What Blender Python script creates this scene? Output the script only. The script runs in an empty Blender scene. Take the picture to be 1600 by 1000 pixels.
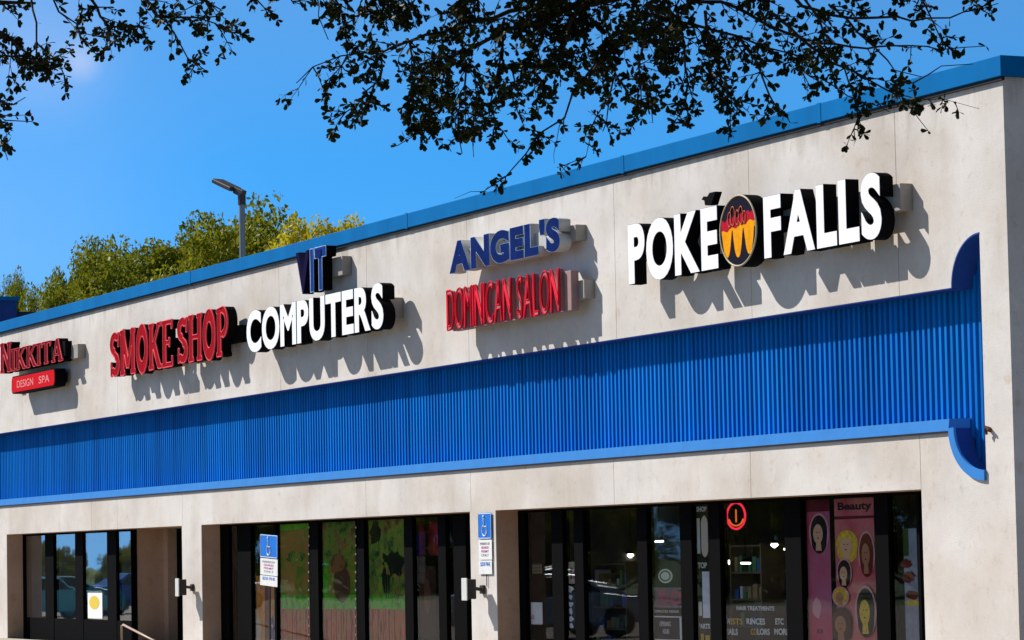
import bpy, bmesh, math, random
from mathutils import Vector, Matrix
random.seed(11); rr_0 = random.Random(77)
S = bpy.context.scene
C = S.collection
R = math.radians

# ------------------------------------------------------------------ camera
CAM = Vector((0, -21.5, 1.9)); FPX = 5096.17
YAW, PITCH, ROLL = 1.14197811, 0.0717264849, -0.019236701
cf = Vector((-math.sin(YAW)*math.cos(PITCH), math.cos(YAW)*math.cos(PITCH), math.sin(PITCH)))
r0 = Vector((math.cos(YAW), math.sin(YAW), 0)); u0 = r0.cross(cf)
cr = math.cos(ROLL)*r0 + math.sin(ROLL)*u0
cu = -math.sin(ROLL)*r0 + math.cos(ROLL)*u0
cam = bpy.data.cameras.new('camera'); co = bpy.data.objects.new('camera', cam); C.objects.link(co)
m = Matrix((cr, cu, -cf)).transposed().to_4x4(); m.translation = CAM
co.matrix_world = m
cam.sensor_width = 36; cam.lens = FPX/1600*36; cam.clip_start = .1; cam.clip_end = 3000
S.camera = co

def at(u, v, y=0.0):
    """point of the plane y=const seen at full-size photo pixel u, v (used to survey the place)"""
    d = cf + cr*((u-800)/FPX) - cu*((v-500)/FPX)
    return CAM + d*((y-CAM.y)/d.y)
def atd(u, v, dist):
    return CAM + (cf + cr*((u-800)/FPX) - cu*((v-500)/FPX))*dist
def X(u, y=0.0, v=850): return at(u, v, y).x

# ------------------------------------------------------------------ sky and sun
LIGHT = Vector((1.40, 1.0, -1.42)).normalized()
sun_el = math.asin(-LIGHT.z); sun_az = math.atan2(-LIGHT.x, -LIGHT.y)
W = bpy.data.worlds.new('World'); S.world = W; W.use_nodes = True
nt = W.node_tree; nt.nodes.clear()
sky = nt.nodes.new('ShaderNodeTexSky'); sky.sky_type = 'NISHITA'; sky.sun_disc = False
sky.sun_elevation = sun_el; sky.sun_rotation = sun_az; sky.air_density = 1.0; sky.dust_density = 0.2; sky.ozone_density = 3.0
tc = nt.nodes.new('ShaderNodeTexCoord'); mp = nt.nodes.new('ShaderNodeMapping'); mp.vector_type = 'POINT'
mp.inputs['Location'].default_value = (0, 0, .20)
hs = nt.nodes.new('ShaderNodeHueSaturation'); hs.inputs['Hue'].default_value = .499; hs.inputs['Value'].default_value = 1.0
bg = nt.nodes.new('ShaderNodeBackground'); bg.inputs['Strength'].default_value = .105
wo = nt.nodes.new('ShaderNodeOutputWorld')
nt.links.new(tc.outputs['Generated'], mp.inputs['Vector']); nt.links.new(mp.outputs[0], sky.inputs['Vector'])
sx_ = nt.nodes.new('ShaderNodeSeparateXYZ'); nt.links.new(tc.outputs['Generated'], sx_.inputs[0])
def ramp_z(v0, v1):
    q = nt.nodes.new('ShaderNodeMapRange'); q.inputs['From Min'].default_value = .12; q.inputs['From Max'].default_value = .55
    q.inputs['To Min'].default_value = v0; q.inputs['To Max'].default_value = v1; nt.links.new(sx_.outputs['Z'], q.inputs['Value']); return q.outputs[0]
nt.links.new(ramp_z(1.44, .45), hs.inputs['Saturation']); nt.links.new(ramp_z(1.18, .47), hs.inputs['Value'])  # sky overhead dimmed and greyed to weaken the fill light
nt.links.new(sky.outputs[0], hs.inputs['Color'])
wn = nt.nodes.new('ShaderNodeTexNoise'); wn.inputs['Scale'].default_value = 14; wn.inputs['Detail'].default_value = 6; nt.links.new(tc.outputs['Generated'], wn.inputs['Vector'])
def wisp(u, v, rad, amt, col_in):
    dd_ = (cf + cr*((u-800)/FPX) - cu*((v-500)/FPX)).normalized()
    dt = nt.nodes.new('ShaderNodeVectorMath'); dt.operation = 'DISTANCE'; dt.inputs[1].default_value = dd_; nt.links.new(tc.outputs['Generated'], dt.inputs[0])
    mr = nt.nodes.new('ShaderNodeMapRange'); mr.interpolation_type = 'SMOOTHSTEP'; mr.inputs['From Min'].default_value = rad; mr.inputs['From Max'].default_value = 0; mr.inputs['To Max'].default_value = amt
    nt.links.new(dt.outputs['Value'], mr.inputs['Value'])
    ml = nt.nodes.new('ShaderNodeMath'); ml.operation = 'MULTIPLY'; nt.links.new(mr.outputs[0], ml.inputs[0]); nt.links.new(wn.outputs['Fac'], ml.inputs[1])
    mx = nt.nodes.new('ShaderNodeMix'); mx.data_type = 'RGBA'; mx.inputs[7].default_value = (6.2, 6.0, 6.6, 1)
    nt.links.new(ml.outputs[0], mx.inputs[0]); nt.links.new(col_in, mx.inputs[6]); return mx.outputs[2]
cc_ = wisp(125, 95, .009, .55, hs.outputs[0]); cc_ = wisp(60, 60, .035, .30, cc_); cc_ = wisp(-60, 330, .10, .16, cc_)
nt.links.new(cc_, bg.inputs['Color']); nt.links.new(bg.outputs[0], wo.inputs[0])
sl = bpy.data.lights.new('sun', 'SUN'); sl.energy = 5.0; sl.angle = R(.53); sl.color = (1, .955, .89)
so = bpy.data.objects.new('sun', sl); C.objects.link(so); so.rotation_euler = LIGHT.to_track_quat('-Z', 'Y').to_euler()
S.view_settings.view_transform = 'Standard'; S.view_settings.look = 'None'
S.view_settings.exposure = .48; S.view_settings.gamma = 1
S.cycles.max_bounces = 8; S.cycles.transparent_max_bounces = 12

# ------------------------------------------------------------------ materials
MATS = {}
def mat(name, col, rough=.6, metal=0, noise=0, nscale=3, bump=0, bscale=60, emit=None, estr=0, spec=.15, stretch=None, col2=None):
    if name in MATS: return MATS[name]
    m = bpy.data.materials.new(name); m.use_nodes = True; MATS[name] = m
    n = m.node_tree.nodes; l = m.node_tree.links; b = n['Principled BSDF']
    b.inputs['Base Color'].default_value = (*col, 1); b.inputs['Roughness'].default_value = rough
    b.inputs['Metallic'].default_value = metal; b.inputs['Specular IOR Level'].default_value = spec
    tc = n.new('ShaderNodeTexCoord'); mpn = n.new('ShaderNodeMapping'); l.new(tc.outputs['Object'], mpn.inputs[0])
    if stretch: mpn.inputs['Scale'].default_value = stretch
    if noise or col2:
        t = n.new('ShaderNodeTexNoise'); t.inputs['Scale'].default_value = nscale; t.inputs['Detail'].default_value = 6
        t.inputs['Roughness'].default_value = .62
        l.new(mpn.outputs[0], t.inputs['Vector'])
        rp = n.new('ShaderNodeValToRGB'); rp.color_ramp.elements[0].position = .34; rp.color_ramp.elements[1].position = .66
        c2 = col2 or tuple(min(1, c*(1+noise)) for c in col); c1 = col if col2 else tuple(c*(1-noise) for c in col)
        rp.color_ramp.elements[0].color = (*c1, 1); rp.color_ramp.elements[1].color = (*c2, 1)
        l.new(t.outputs['Fac'], rp.inputs[0]); l.new(rp.outputs[0], b.inputs['Base Color'])
    if bump:
        t2 = n.new('ShaderNodeTexNoise'); t2.inputs['Scale'].default_value = bscale; t2.inputs['Detail'].default_value = 3
        l.new(tc.outputs['Object'], t2.inputs['Vector'])
        bp = n.new('ShaderNodeBump'); bp.inputs['Strength'].default_value = bump; bp.inputs['Distance'].default_value = .02
        l.new(t2.outputs['Fac'], bp.inputs['Height']); l.new(bp.outputs[0], b.inputs['Normal'])
    if emit:
        b.inputs['Emission Color'].default_value = (*emit, 1); b.inputs['Emission Strength'].default_value = estr
    return m

def stucco(name, base):
    m = bpy.data.materials.new(name); m.use_nodes = True
    n = m.node_tree.nodes; l = m.node_tree.links; b = n['Principled BSDF']; b.inputs['Roughness'].default_value = .92
    b.inputs['Specular IOR Level'].default_value = .15
    tc = n.new('ShaderNodeTexCoord')
    def noi(scale, st, det=5, ro=.6):
        mpn = n.new('ShaderNodeMapping'); mpn.inputs['Scale'].default_value = st; l.new(tc.outputs['Object'], mpn.inputs[0])
        t = n.new('ShaderNodeTexNoise'); t.inputs['Scale'].default_value = scale; t.inputs['Detail'].default_value = det
        t.inputs['Roughness'].default_value = ro; l.new(mpn.outputs[0], t.inputs['Vector']); return t.outputs['Fac']
    def ramp(f, a, bb, c1, c2):
        r = n.new('ShaderNodeValToRGB'); r.color_ramp.elements[0].position = a; r.color_ramp.elements[1].position = bb
        r.color_ramp.elements[0].color = (*c1, 1); r.color_ramp.elements[1].color = (*c2, 1); l.new(f, r.inputs[0]); return r.outputs[0]
    def mul(a, c, f=1.0):
        x = n.new('ShaderNodeMix'); x.data_type = 'RGBA'; x.blend_type = 'MULTIPLY'; x.inputs[0].default_value = f
        l.new(a, x.inputs[6]); l.new(c, x.inputs[7]); return x.outputs[2]
    c = ramp(noi(.9, (1, 1, 1)), .3, .7, tuple(v*.90 for v in base), tuple(v*1.05 for v in base))
    c = mul(c, ramp(noi(1.6, (.8, 1, .16), 4), .52, .78, (1, 1, 1), (.88, .86, .83)))      # rain streaks
    c = mul(c, ramp(noi(14, (1, 1, 1), 4), .35, .7, (.95, .95, .95), (1, 1, 1)))
    c = mul(c, ramp(noi(2.7, (1, 1, 1), 2), .66, .74, (1, 1, 1), (.93, .86, .80)))        # rusty blotches
    sp = n.new('ShaderNodeSeparateXYZ'); l.new(tc.outputs['Object'], sp.inputs[0])
    mr = n.new('ShaderNodeMapRange'); mr.inputs['From Min'].default_value = 6.2; mr.inputs['From Max'].default_value = 7.5; l.new(sp.outputs['Z'], mr.inputs['Value'])
    st_ = n.new('ShaderNodeMath'); st_.operation = 'MULTIPLY'; l.new(mr.outputs[0], st_.inputs[0]); l.new(noi(3.1, (1, 1, .07), 5, .7), st_.inputs[1])
    c = mul(c, ramp(st_.outputs[0], .40, .75, (1, 1, 1), (.62, .58, .52)))                   # drips from the coping
    c = mul(c, ramp(noi(.35, (1, 1, 1.6), 3), .42, .65, (1, 1, 1), (.86, .82, .77)))
    c = mul(c, ramp(noi(5.5, (1, 1, 1), 6, .75), .55, .72, (1, 1, 1), (.82, .79, .75)))
    l.new(c, b.inputs['Base Color'])
    f = noi(70, (1, 1, 1), 4, .7)
    bp = n.new('ShaderNodeBump'); bp.inputs['Strength'].default_value = .35; bp.inputs['Distance'].default_value = .015
    l.new(f, bp.inputs['Height']); l.new(bp.outputs[0], b.inputs['Normal'])
    return m

STUC = stucco('stucco', (.65, .615, .585))
BROWN = stucco('bounce_brown_stucco', (.56, .36, .25))  # stucco browned to stand in for warm bounce on the shaded faces
BLUE = mat('blue_painted_metal', (.001, .135, .38), .6, spec=.03, noise=.10, nscale=1.2, stretch=(1, 1, .3))
BLUE2 = mat('blue_slat', (.0006, .125, .47), .6, spec=.03, noise=.38, nscale=1.3, stretch=(5, 1, .12))
BLUE3 = mat('blue_sill_flashing', (.04, .20, .54), .55, spec=.05, noise=.06)
NAVYBLUE = mat('dark_blue_and_reveal_shade', (.01, .05, .25), .6, noise=.1)
DARKGAP = mat('dark_gap_line', (.01, .01, .013), .6)
BLACK = mat('black_returns', (.006, .006, .007), .8, spec=.02)
WHITE = mat('white_acrylic', (.86, .87, .90), .35, noise=.02)
REDF = mat('red_acrylic', (.32, .003, .010), .8, spec=.02, noise=.15, nscale=5)
REDD = mat('dark_red_can', (.16, .004, .012), .8, spec=.02, noise=.2, nscale=5)
REDT = mat('pale_red_neon_tube', (.72, .09, .11), .8, spec=.02)
NAVY = mat('navy_face', (.003, .016, .11), .8, spec=.02, noise=.2, nscale=6)
PURP = mat('purple_navy_face', (.006, .003, .035), .8, spec=.02)
BLUF = mat('blue_acrylic', (.004, .035, .20), .8, spec=.02)
PALEB = mat('pale_blue_trim', (.30, .47, .75), .4)
GREYR = mat('grey_raceway', (.32, .29, .265), .6, noise=.08)
GREYL = mat('light_grey_return', (.45, .45, .44), .5, noise=.08)
FRAME = mat('black_aluminium', (.003, .003, .0035), .8, spec=.02)
ASPH = mat('asphalt', (.23, .19, .15), .9, noise=.2, nscale=8, bump=.3)
CONC = mat('concrete', (.40, .35, .29), .85, noise=.12, nscale=4, bump=.2)
GRASS = mat('grass', (.05, .10, .015), .9, noise=.4, nscale=6)
BARK = mat('bark', (.05, .038, .028), .9, noise=.3, nscale=20, bump=.6, bscale=30)
GALV = mat('galvanised_steel', (.22, .23, .24), .45, .6)
DGREY = mat('dark_bronze_metal', (.055, .048, .045), .4, .3)
LENS = mat('lamp_lens', (.62, .62, .60), .25)
INT = mat('interior_wall', (.16, .15, .13), .8, noise=.2)
INTF = mat('interior_floor', (.045, .04, .035), .3, noise=.2)
LIT = mat('lit_lamp', (1, 1, 1), .5, emit=(1, .97, .9), estr=3.5)

def leafmat(name, a, b_, tr=.35):
    m = bpy.data.materials.new(name); m.use_nodes = True; n = m.node_tree.nodes; l = m.node_tree.links
    p = n['Principled BSDF']; p.inputs['Roughness'].default_value = .5; p.inputs['Specular IOR Level'].default_value = .08
    tc = n.new('ShaderNodeTexCoord'); t = n.new('ShaderNodeTexNoise'); t.inputs['Scale'].default_value = .8; t.inputs['Detail'].default_value = 8
    t.inputs['Roughness'].default_value = .8
    l.new(tc.outputs['Object'], t.inputs['Vector'])
    r = n.new('ShaderNodeValToRGB'); r.color_ramp.elements[0].position = .35; r.color_ramp.elements[1].position = .65
    r.color_ramp.elements[0].color = (*a, 1); r.color_ramp.elements[1].color = (*b_, 1)
    l.new(t.outputs['Fac'], r.inputs[0]); l.new(r.outputs[0], p.inputs['Base Color'])
    tl = n.new('ShaderNodeBsdfTranslucent'); l.new(r.outputs[0], tl.inputs['Color'])
    mx = n.new('ShaderNodeMixShader'); mx.inputs[0].default_value = tr
    l.new(p.outputs[0], mx.inputs[1]); l.new(tl.outputs[0], mx.inputs[2]); l.new(mx.outputs[0], n['Material Output'].inputs[0])
    return m
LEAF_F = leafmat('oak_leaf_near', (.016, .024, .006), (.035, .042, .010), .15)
LEAF_B = leafmat('oak_leaf_far', (.075, .10, .006), (.34, .33, .02), .35)
LEAF_Y = leafmat('yellow_leaf_far', (.36, .33, .02), (.60, .52, .03), .35)

def glassmat(name, tint, refl):
    m = bpy.data.materials.new(name); m.use_nodes = True; n = m.node_tree.nodes; l = m.node_tree.links
    n.remove(n['Principled BSDF'])
    t = n.new('ShaderNodeBsdfTransparent'); t.inputs[0].default_value = (*tint, 1)
    g = n.new('ShaderNodeBsdfGlossy'); g.inputs['Roughness'].default_value = .015; g.inputs['Color'].default_value = (.9, .95, 1, 1)
    tc = n.new('ShaderNodeTexCoord'); ns = n.new('ShaderNodeTexNoise'); ns.inputs['Scale'].default_value = .9; ns.inputs['Detail'].default_value = 1
    l.new(tc.outputs['Object'], ns.inputs['Vector'])
    bp = n.new('ShaderNodeBump'); bp.inputs['Strength'].default_value = .12; bp.inputs['Distance'].default_value = .02
    l.new(ns.outputs['Fac'], bp.inputs['Height']); l.new(bp.outputs[0], g.inputs['Normal'])
    f = n.new('ShaderNodeFresnel'); f.inputs[0].default_value = refl
    mx = n.new('ShaderNodeMixShader'); l.new(f.outputs[0], mx.inputs[0]); l.new(t.outputs[0], mx.inputs[1]); l.new(g.outputs[0], mx.inputs[2])
    l.new(mx.outputs[0], n['Material Output'].inputs[0]); return m
GLASS_D = glassmat('dark_tinted_glass', (.94, .94, .94), 1.40)
GLASS_R = glassmat('mirror_film_glass', (.5, .55, .58), 5.0)

# ------------------------------------------------------------------ helpers
def link(name, me, mt, parent=None):
    o = bpy.data.objects.new(name, me); C.objects.link(o)
    if mt is not None:
        me.materials.clear()
        for q in (mt if isinstance(mt, (list, tuple)) else [mt]): me.materials.append(q)
    if parent: o.parent = parent
    return o
def off(o, parent):
    """world-space mesh hung under an Empty that sits at its own place"""
    p = parent
    while p is not None and p.type != 'EMPTY': p = p.parent
    return o
class MB:
    def __init__(s): s.v = []; s.f = []; s.mi = []
    def box(s, a, b, mi=0):
        x0, y0, z0 = a; x1, y1, z1 = b; k = len(s.v)
        s.v += [(x0,y0,z0),(x1,y0,z0),(x1,y1,z0),(x0,y1,z0),(x0,y0,z1),(x1,y0,z1),(x1,y1,z1),(x0,y1,z1)]
        for f in ((0,3,2,1),(4,5,6,7),(0,1,5,4),(1,2,6,5),(2,3,7,6),(3,0,4,7)): s.f.append([k+i for i in f]); s.mi.append(mi)
        return s
    def tube(s, pts, rad, n=6, mi=0, cap=True):
        pts = [Vector(p) for p in pts]; k0 = len(s.v)
        if not hasattr(rad, '__len__'): rad = [rad]*len(pts)
        up = Vector((.3, .2, 1)).normalized()
        for i, p in enumerate(pts):
            d = (pts[min(i+1, len(pts)-1)] - pts[max(i-1, 0)])
            if d.length < 1e-9: d = Vector((0, 0, 1))
            d.normalize()
            a = d.cross(up)
            if a.length < .05: a = d.cross(Vector((1, 0, 0)))
            a.normalize(); b = d.cross(a)
            for j in range(n):
                t = 2*math.pi*j/n; s.v.append(tuple(p + rad[i]*(a*math.cos(t) + b*math.sin(t))))
        for i in range(len(pts)-1):
            for j in range(n):
                s.f.append([k0+i*n+j, k0+i*n+(j+1) % n, k0+(i+1)*n+(j+1) % n, k0+(i+1)*n+j]); s.mi.append(mi)
        if cap:
            s.f.append([k0+j for j in range(n)][::-1]); s.mi.append(mi)
            s.f.append([k0+(len(pts)-1)*n+j for j in range(n)]); s.mi.append(mi)
        return s
    def prism(s, poly, y0, y1, mi=0):
        """polygon in x,z pulled from y0 to y1"""
        k = len(s.v); n = len(poly)
        s.v += [(x, y0, z) for x, z in poly] + [(x, y1, z) for x, z in poly]
        s.f.append([k+i for i in range(n)]); s.mi.append(mi)
        s.f.append([k+n+i for i in range(n)][::-1]); s.mi.append(mi)
        for i in range(n): s.f.append([k+i, k+n+i, k+n+(i+1) % n, k+(i+1) % n]); s.mi.append(mi)
        return s
    def build(s, name, mt, parent=None, bevel=0, fix=True, smooth=False):
        me = bpy.data.meshes.new(name); me.from_pydata(s.v, [], s.f)
        me.polygons.foreach_set('material_index', s.mi)
        if fix:
            bm = bmesh.new(); bm.from_mesh(me); bmesh.ops.recalc_face_normals(bm, faces=bm.faces); bm.to_mesh(me); bm.free()
        if smooth: me.polygons.foreach_set('use_smooth', [True]*len(me.polygons))
        o = link(name, me, mt, parent)
        if bevel:
            b = o.modifiers.new('b', 'BEVEL'); b.width = bevel; b.segments = 2; b.limit_method = 'ANGLE'
        return o
def tag(o, label=None, cat=None, group=None, kind=None):
    if label: o['label'] = label
    if cat: o['category'] = cat
    if group: o['group'] = group
    if kind: o['kind'] = kind
    return o
def thing(name, label, cat, loc=(0, 0, 0), group=None):
    o = bpy.data.objects.new(name, None); C.objects.link(o); o.location = loc; o.empty_display_size = .2
    return tag(o, label, cat, group)
def settle(root):
    """children were built in world coordinates: keep them there under a root that stands elsewhere"""
    for ch in list(C.objects):
        if ch.parent == root:
            if ch.type == 'MESH':
                pass
    mloc = Matrix.Translation(root.location).inverted()
    for ch in [o for o in C.objects if o.parent == root]:
        ch.matrix_parent_inverse = mloc
    return root

# outlines -> mesh through a temporary 2D curve
def curve_mesh(splines, extrude=0, bevel=0, fill='BOTH'):
    cu_ = bpy.data.curves.new('tmp', 'CURVE'); cu_.dimensions = '2D'; cu_.fill_mode = fill
    cu_.extrude = extrude; cu_.bevel_depth = bevel; cu_.bevel_resolution = 1
    for sp in splines:
        s = cu_.splines.new('POLY'); s.points.add(len(sp)-1)
        for p, (x, z) in zip(s.points, sp): p.co = (x, z, 0, 1)
        s.use_cyclic_u = True
    return _bake(cu_)
def _bake(data):
    o = bpy.data.objects.new('tmp', data); C.objects.link(o)
    dg = bpy.context.evaluated_depsgraph_get(); e = o.evaluated_get(dg)
    me = bpy.data.meshes.new_from_object(e, preserve_all_data_layers=False, depsgraph=dg)
    bpy.data.objects.remove(o); return me
def text_mesh(ch, offset=0, extrude=0, bevel=0, fill='BOTH'):
    t = bpy.data.curves.new('tmp', 'FONT'); t.body = ch; t.offset = offset; t.extrude = extrude
    t.bevel_depth = bevel; t.bevel_resolution = 0; t.fill_mode = fill; t.resolution_u = 6
    return _bake(t)
def bounds(me):
    xs = [v.co.x for v in me.vertices]; ys = [v.co.y for v in me.vertices]
    return min(xs), max(xs), min(ys), max(ys)
def place(me, sx, sz, ox, oz, y, sy=1.0, bx=0, bz=0, slant=0):
    """2D mesh (x,y) -> facade (x,z), its own z becomes depth towards -y"""
    for v in me.vertices:
        x, z, d = v.co; zz = oz + (z-bz)*sz
        v.co = (ox + (x-bx)*sx + slant*(zz-oz), y - d*sy, zz)
    me.update(); return me

# signed-distance glyphs for the slab-serif words
def seg(ax, ay, bx, by, w):
    def f(x, y):
        dx, dy = bx-ax, by-ay; L = math.hypot(dx, dy); ux, uy = dx/L, dy/L
        t = (x-ax)*ux + (y-ay)*uy; n = abs(-(x-ax)*uy + (y-ay)*ux) - w/2
        return max(n, -t, t-L)
    return f
def arc(cx, cy, rx, ry, a0, a1, w):
    a0, a1 = R(a0), R(a1)
    def f(x, y):
        px, py = (x-cx)/rx, (y-cy)/ry; a = math.atan2(py, px)
        while a < a0: a += 2*math.pi
        rr = math.hypot(px, py)
        if a <= a1 or a1-a0 >= 2*math.pi-1e-3: return abs(rr-1)*min(rx, ry)*1.05 - w/2
        d = min(math.hypot(x-cx-rx*math.cos(q), y-cy-ry*math.sin(q)) for q in (a0, a1))
        return d - w/2*.2
    return f
w, h_, sw = .2, .09, .30
def stem(x): return [seg(x, 0, x, 1, w), seg(x-sw/2, .045, x+sw/2, .045, h_), seg(x-sw/2, .955, x+sw/2, .955, h_)]
GL = {
 'S': (.66, [arc(.33, .73, .22, .18, 30, 270, .17), arc(.33, .27, .22, .28-.1+.0, -150, 90, .17), seg(.33, .55, .33, .45, .16), seg(.58, .66, .58, .98, .08), seg(.08, .02, .08, .34, .08)]),
 'M': (1.04, stem(.17)+stem(.87)+[seg(.17, 1, .52, .15, .19), seg(.87, 1, .52, .15, .12)]),
 'O': (.80, [arc(.40, .50, .28, .41, 0, 360, .19)]),
 'K': (.82, stem(.17)+[seg(.22, .42, .66, .96, .10), seg(.34, .56, .68, .04, .19), seg(.56, .045, .82, .045, h_), seg(.54, .955, .80, .955, h_)]),
 'E': (.70, stem(.17)+[seg(.1, .955, .64, .955, h_), seg(.1, .045, .66, .045, h_), seg(.2, .52, .48, .52, .08), seg(.62, .80, .62, 1, .07), seg(.64, 0, .64, .22, .07), seg(.47, .42, .47, .62, .06)]),
 'H': (.86, stem(.17)+stem(.69)+[seg(.2, .52, .68, .52, .09)]),
 'P': (.72, stem(.17)+[arc(.38, .71, .22, .25, -90, 90, .14), seg(.17, .955, .40, .955, .09), seg(.17, .46, .40, .46, .09)]),
 'N': (.90, stem(.14)+stem(.74)+[seg(.12, .98, .75, .06, .18)]),
 'I': (.34, stem(.17)),
 'T': (.76, [seg(.38, 0, .38, 1, w), seg(.22, .045, .54, .045, h_), seg(.03, .955, .73, .955, h_), seg(.06, .76, .06, 1, .06), seg(.70, .76, .70, 1, .06)]),
 'A': (.86, [seg(.14, 0, .42, 1, .10), seg(.42, 1, .72, 0, .2), seg(.22, .32, .62, .32, .08), seg(.0, .045, .28, .045, h_), seg(.54, .045, .86, .045, h_)]),
}
def contours(ch, thin=0.0, res=34):
    wd, fs = GL[ch]; st = 1/res; m0 = 3
    nx, ny = int(wd*res)+2*m0, res+2*m0
    g = [[min(f(((i-m0)*st), ((j-m0)*st)) for f in fs)+thin+1e-5 for j in range(ny)] for i in range(nx)]
    segs = {}
    def pt(i0, j0, i1, j1):
        a, b = g[i0][j0], g[i1][j1]; t = a/(a-b)
        return ((i0+(i1-i0)*t-m0)*st, (j0+(j1-j0)*t-m0)*st)
    nxt = {}; pos = {}
    for i in range(nx-1):
        for j in range(ny-1):
            c = [g[i][j] < 0, g[i+1][j] < 0, g[i+1][j+1] < 0, g[i][j+1] < 0]
            ed = [((i, j), (i+1, j)), ((i+1, j), (i+1, j+1)), ((i, j+1), (i+1, j+1)), ((i, j), (i, j+1))]
            cross = [k for k in range(4) if c[k] != c[(k+1) % 4]]
            if not cross: continue
            for k in cross: pos[ed[k]] = pt(*ed[k][0], *ed[k][1])
            if len(cross) == 2:
                a, b = cross
                if c[b]: a, b = a, b
                ins = c[(a+1) % 4]
                s_, e_ = (a, b) if ins else (b, a)
                nxt.setdefault(ed[s_], []).append(ed[e_])
            else:
                for a in cross:
                    if c[(a+1) % 4]: nxt.setdefault(ed[a], []).append(ed[(a+1) % 4])
    out = []
    while nxt:
        s0 = next(iter(nxt)); loop = [s0]; cur = s0
        while cur in nxt:
            q = nxt[cur].pop()
            if not nxt[cur]: del nxt[cur]
            if q == s0: break
            loop.append(q); cur = q
        P = [pos[k] for k in loop]
        # drop collinear points
        Q = []
        for a in range(len(P)):
            p0, p1, p2 = P[a-1], P[a], P[(a+1) % len(P)]
            if abs((p1[0]-p0[0])*(p2[1]-p0[1])-(p1[1]-p0[1])*(p2[0]-p0[0])) > 2e-5: Q.append(p1)
        if len(Q) > 4: out.append(Q)
    return out

def letters(root, word, x0, x1, zb, zt, yf, depth, face, ret, offset=.0, gap=.09, rim=None, rimd=.012, style='sans', facein=0, heights=None, label=None):
    """channel letters: each one a shell (return) with its face, and a rim of tube where the sign has it"""
    items = []; x = 0
    for ch in word:
        if ch == ' ': x += .38; continue
        if style == 'sans':
            me = text_mesh(ch, offset); b = bounds(me); wd = b[1]-b[0]; items.append((ch, x, b, wd)); x += wd+gap
        else:
            wd = GL[ch][0]; items.append((ch, x, (0, wd, 0, 1), wd)); x += wd+gap*.8
    tot = x-gap*(1 if style == 'sans' else .8)
    sx = (x1-x0)/tot
    if style == 'sans':
        cap = bounds(text_mesh('E', offset)); cb, ct = cap[2], cap[3]
    else: cb, ct = 0, 1
    for k, (ch, xx, b, wd) in enumerate(items):
        z0, z1 = (zb, zt)
        if heights and k in heights: z0, z1 = heights[k]
        sz = (z1-z0)/(ct-cb)
        kw = dict(bx=b[0], bz=cb)
        if style == 'sans':
            shell = text_mesh(ch, offset, depth/2); fc = text_mesh(ch, offset-.004, .003)
            rm = text_mesh(ch, offset, 0, rimd, 'NONE') if rim else None
        else:
            cs = contours(ch); shell = curve_mesh(cs, depth/2); fc = curve_mesh(contours(ch, .012), .003)
            rm = curve_mesh(cs, 0, rimd, 'NONE') if rim else None
        place(shell, sx, sz, x0+xx*sx, z0, yf+depth/2, **kw)
        lo = link('letter', shell, ret, root)
        place(fc, sx, sz, x0+xx*sx, z0, yf-.004+facein, **kw)
        link('letter_face', fc, face, lo)
        if rm:
            place(rm, sx, sz, x0+xx*sx, z0, yf-.004, **kw); link('neon_trim', rm, rim, lo)

def flat_text(parent, s, x0, x1, zb, zt, y, mt, offset=0.01, name='lettering'):
    me = text_mesh(s, offset, .0008); b = bounds(me)
    place(me, (x1-x0)/(b[1]-b[0]), (zt-zb)/(b[3]-b[2]), x0, zb, y, bx=b[0], bz=b[2])
    return link(name, me, mt, parent)
def ell(cx, cz, rx, rz, n=28, a0=0, a1=360):
    return [(cx+rx*math.cos(R(a0+(a1-a0)*i/n)), cz+rz*math.sin(R(a0+(a1-a0)*i/n))) for i in range(n if a1-a0 >= 360 else n+1)]

# ------------------------------------------------------------------ ground
def sheet(name, x0, x1, y0, y1, z, mt, kind='structure', label=None, cat=None):
    o = MB(); o.v = [(x0,y0,z),(x1,y0,z),(x1,y1,z),(x0,y1,z)]; o.f = [[0,1,2,3]]; o.mi = [0]
    return tag(o.build(name, mt, fix=False), label or name.replace('_', ' '), cat or name.replace('_', ' '), kind=kind)
sheet('ground', -900, 900, -900, 900, 0, GRASS, label='green grass ground reaching the horizon', cat='ground')
sheet('parking_lot', -150, 30, -32, -4, .006, ASPH, label='grey asphalt parking lot in front of the shops', cat='parking lot')
sheet('bounce_ground', -32.2, 30, -3.9, 60, .008, ASPH, label='unseen warm ground added to bounce light onto the end wall', cat='bounce_ground')  # unseen paving added so sunlit ground warms the shaded side wall
o = MB().box((-112, -3.0, .0), (-20, .02, .13)).build('sidewalk', CONC, bevel=.01); tag(o, 'concrete sidewalk along the shopfronts', 'sidewalk', kind='structure')

# ------------------------------------------------------------------ the strip mall building
ZT, ZC, ZF, ZS, ZB = 7.74, 7.49, 5.06, 3.32, 2.61
XR, XL = -32.77, -112.0
RX0, RX1 = -78.4, -33.38          # ends of the blue recess
LOB = .66                         # radius of its scalloped ends
bld = thing('strip_mall_building', 'long beige stucco shop building with a blue ribbed band and blue coping', 'building', (-55, 0, 0))
T = .5
up_j = [33, 182, 293, 436, 573, 731, 962, 1174, 1405]
ux = [X(u, 0, 450) for u in up_j]
edges = [XL, -95, -85] + ux + [XR]
lobes_u = [(RX1-LOB, ZF), (RX1, ZF+LOB)]
G = .011
def lobe_cut_poly(xa, xb, za, zb, kind):
    return None
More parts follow.
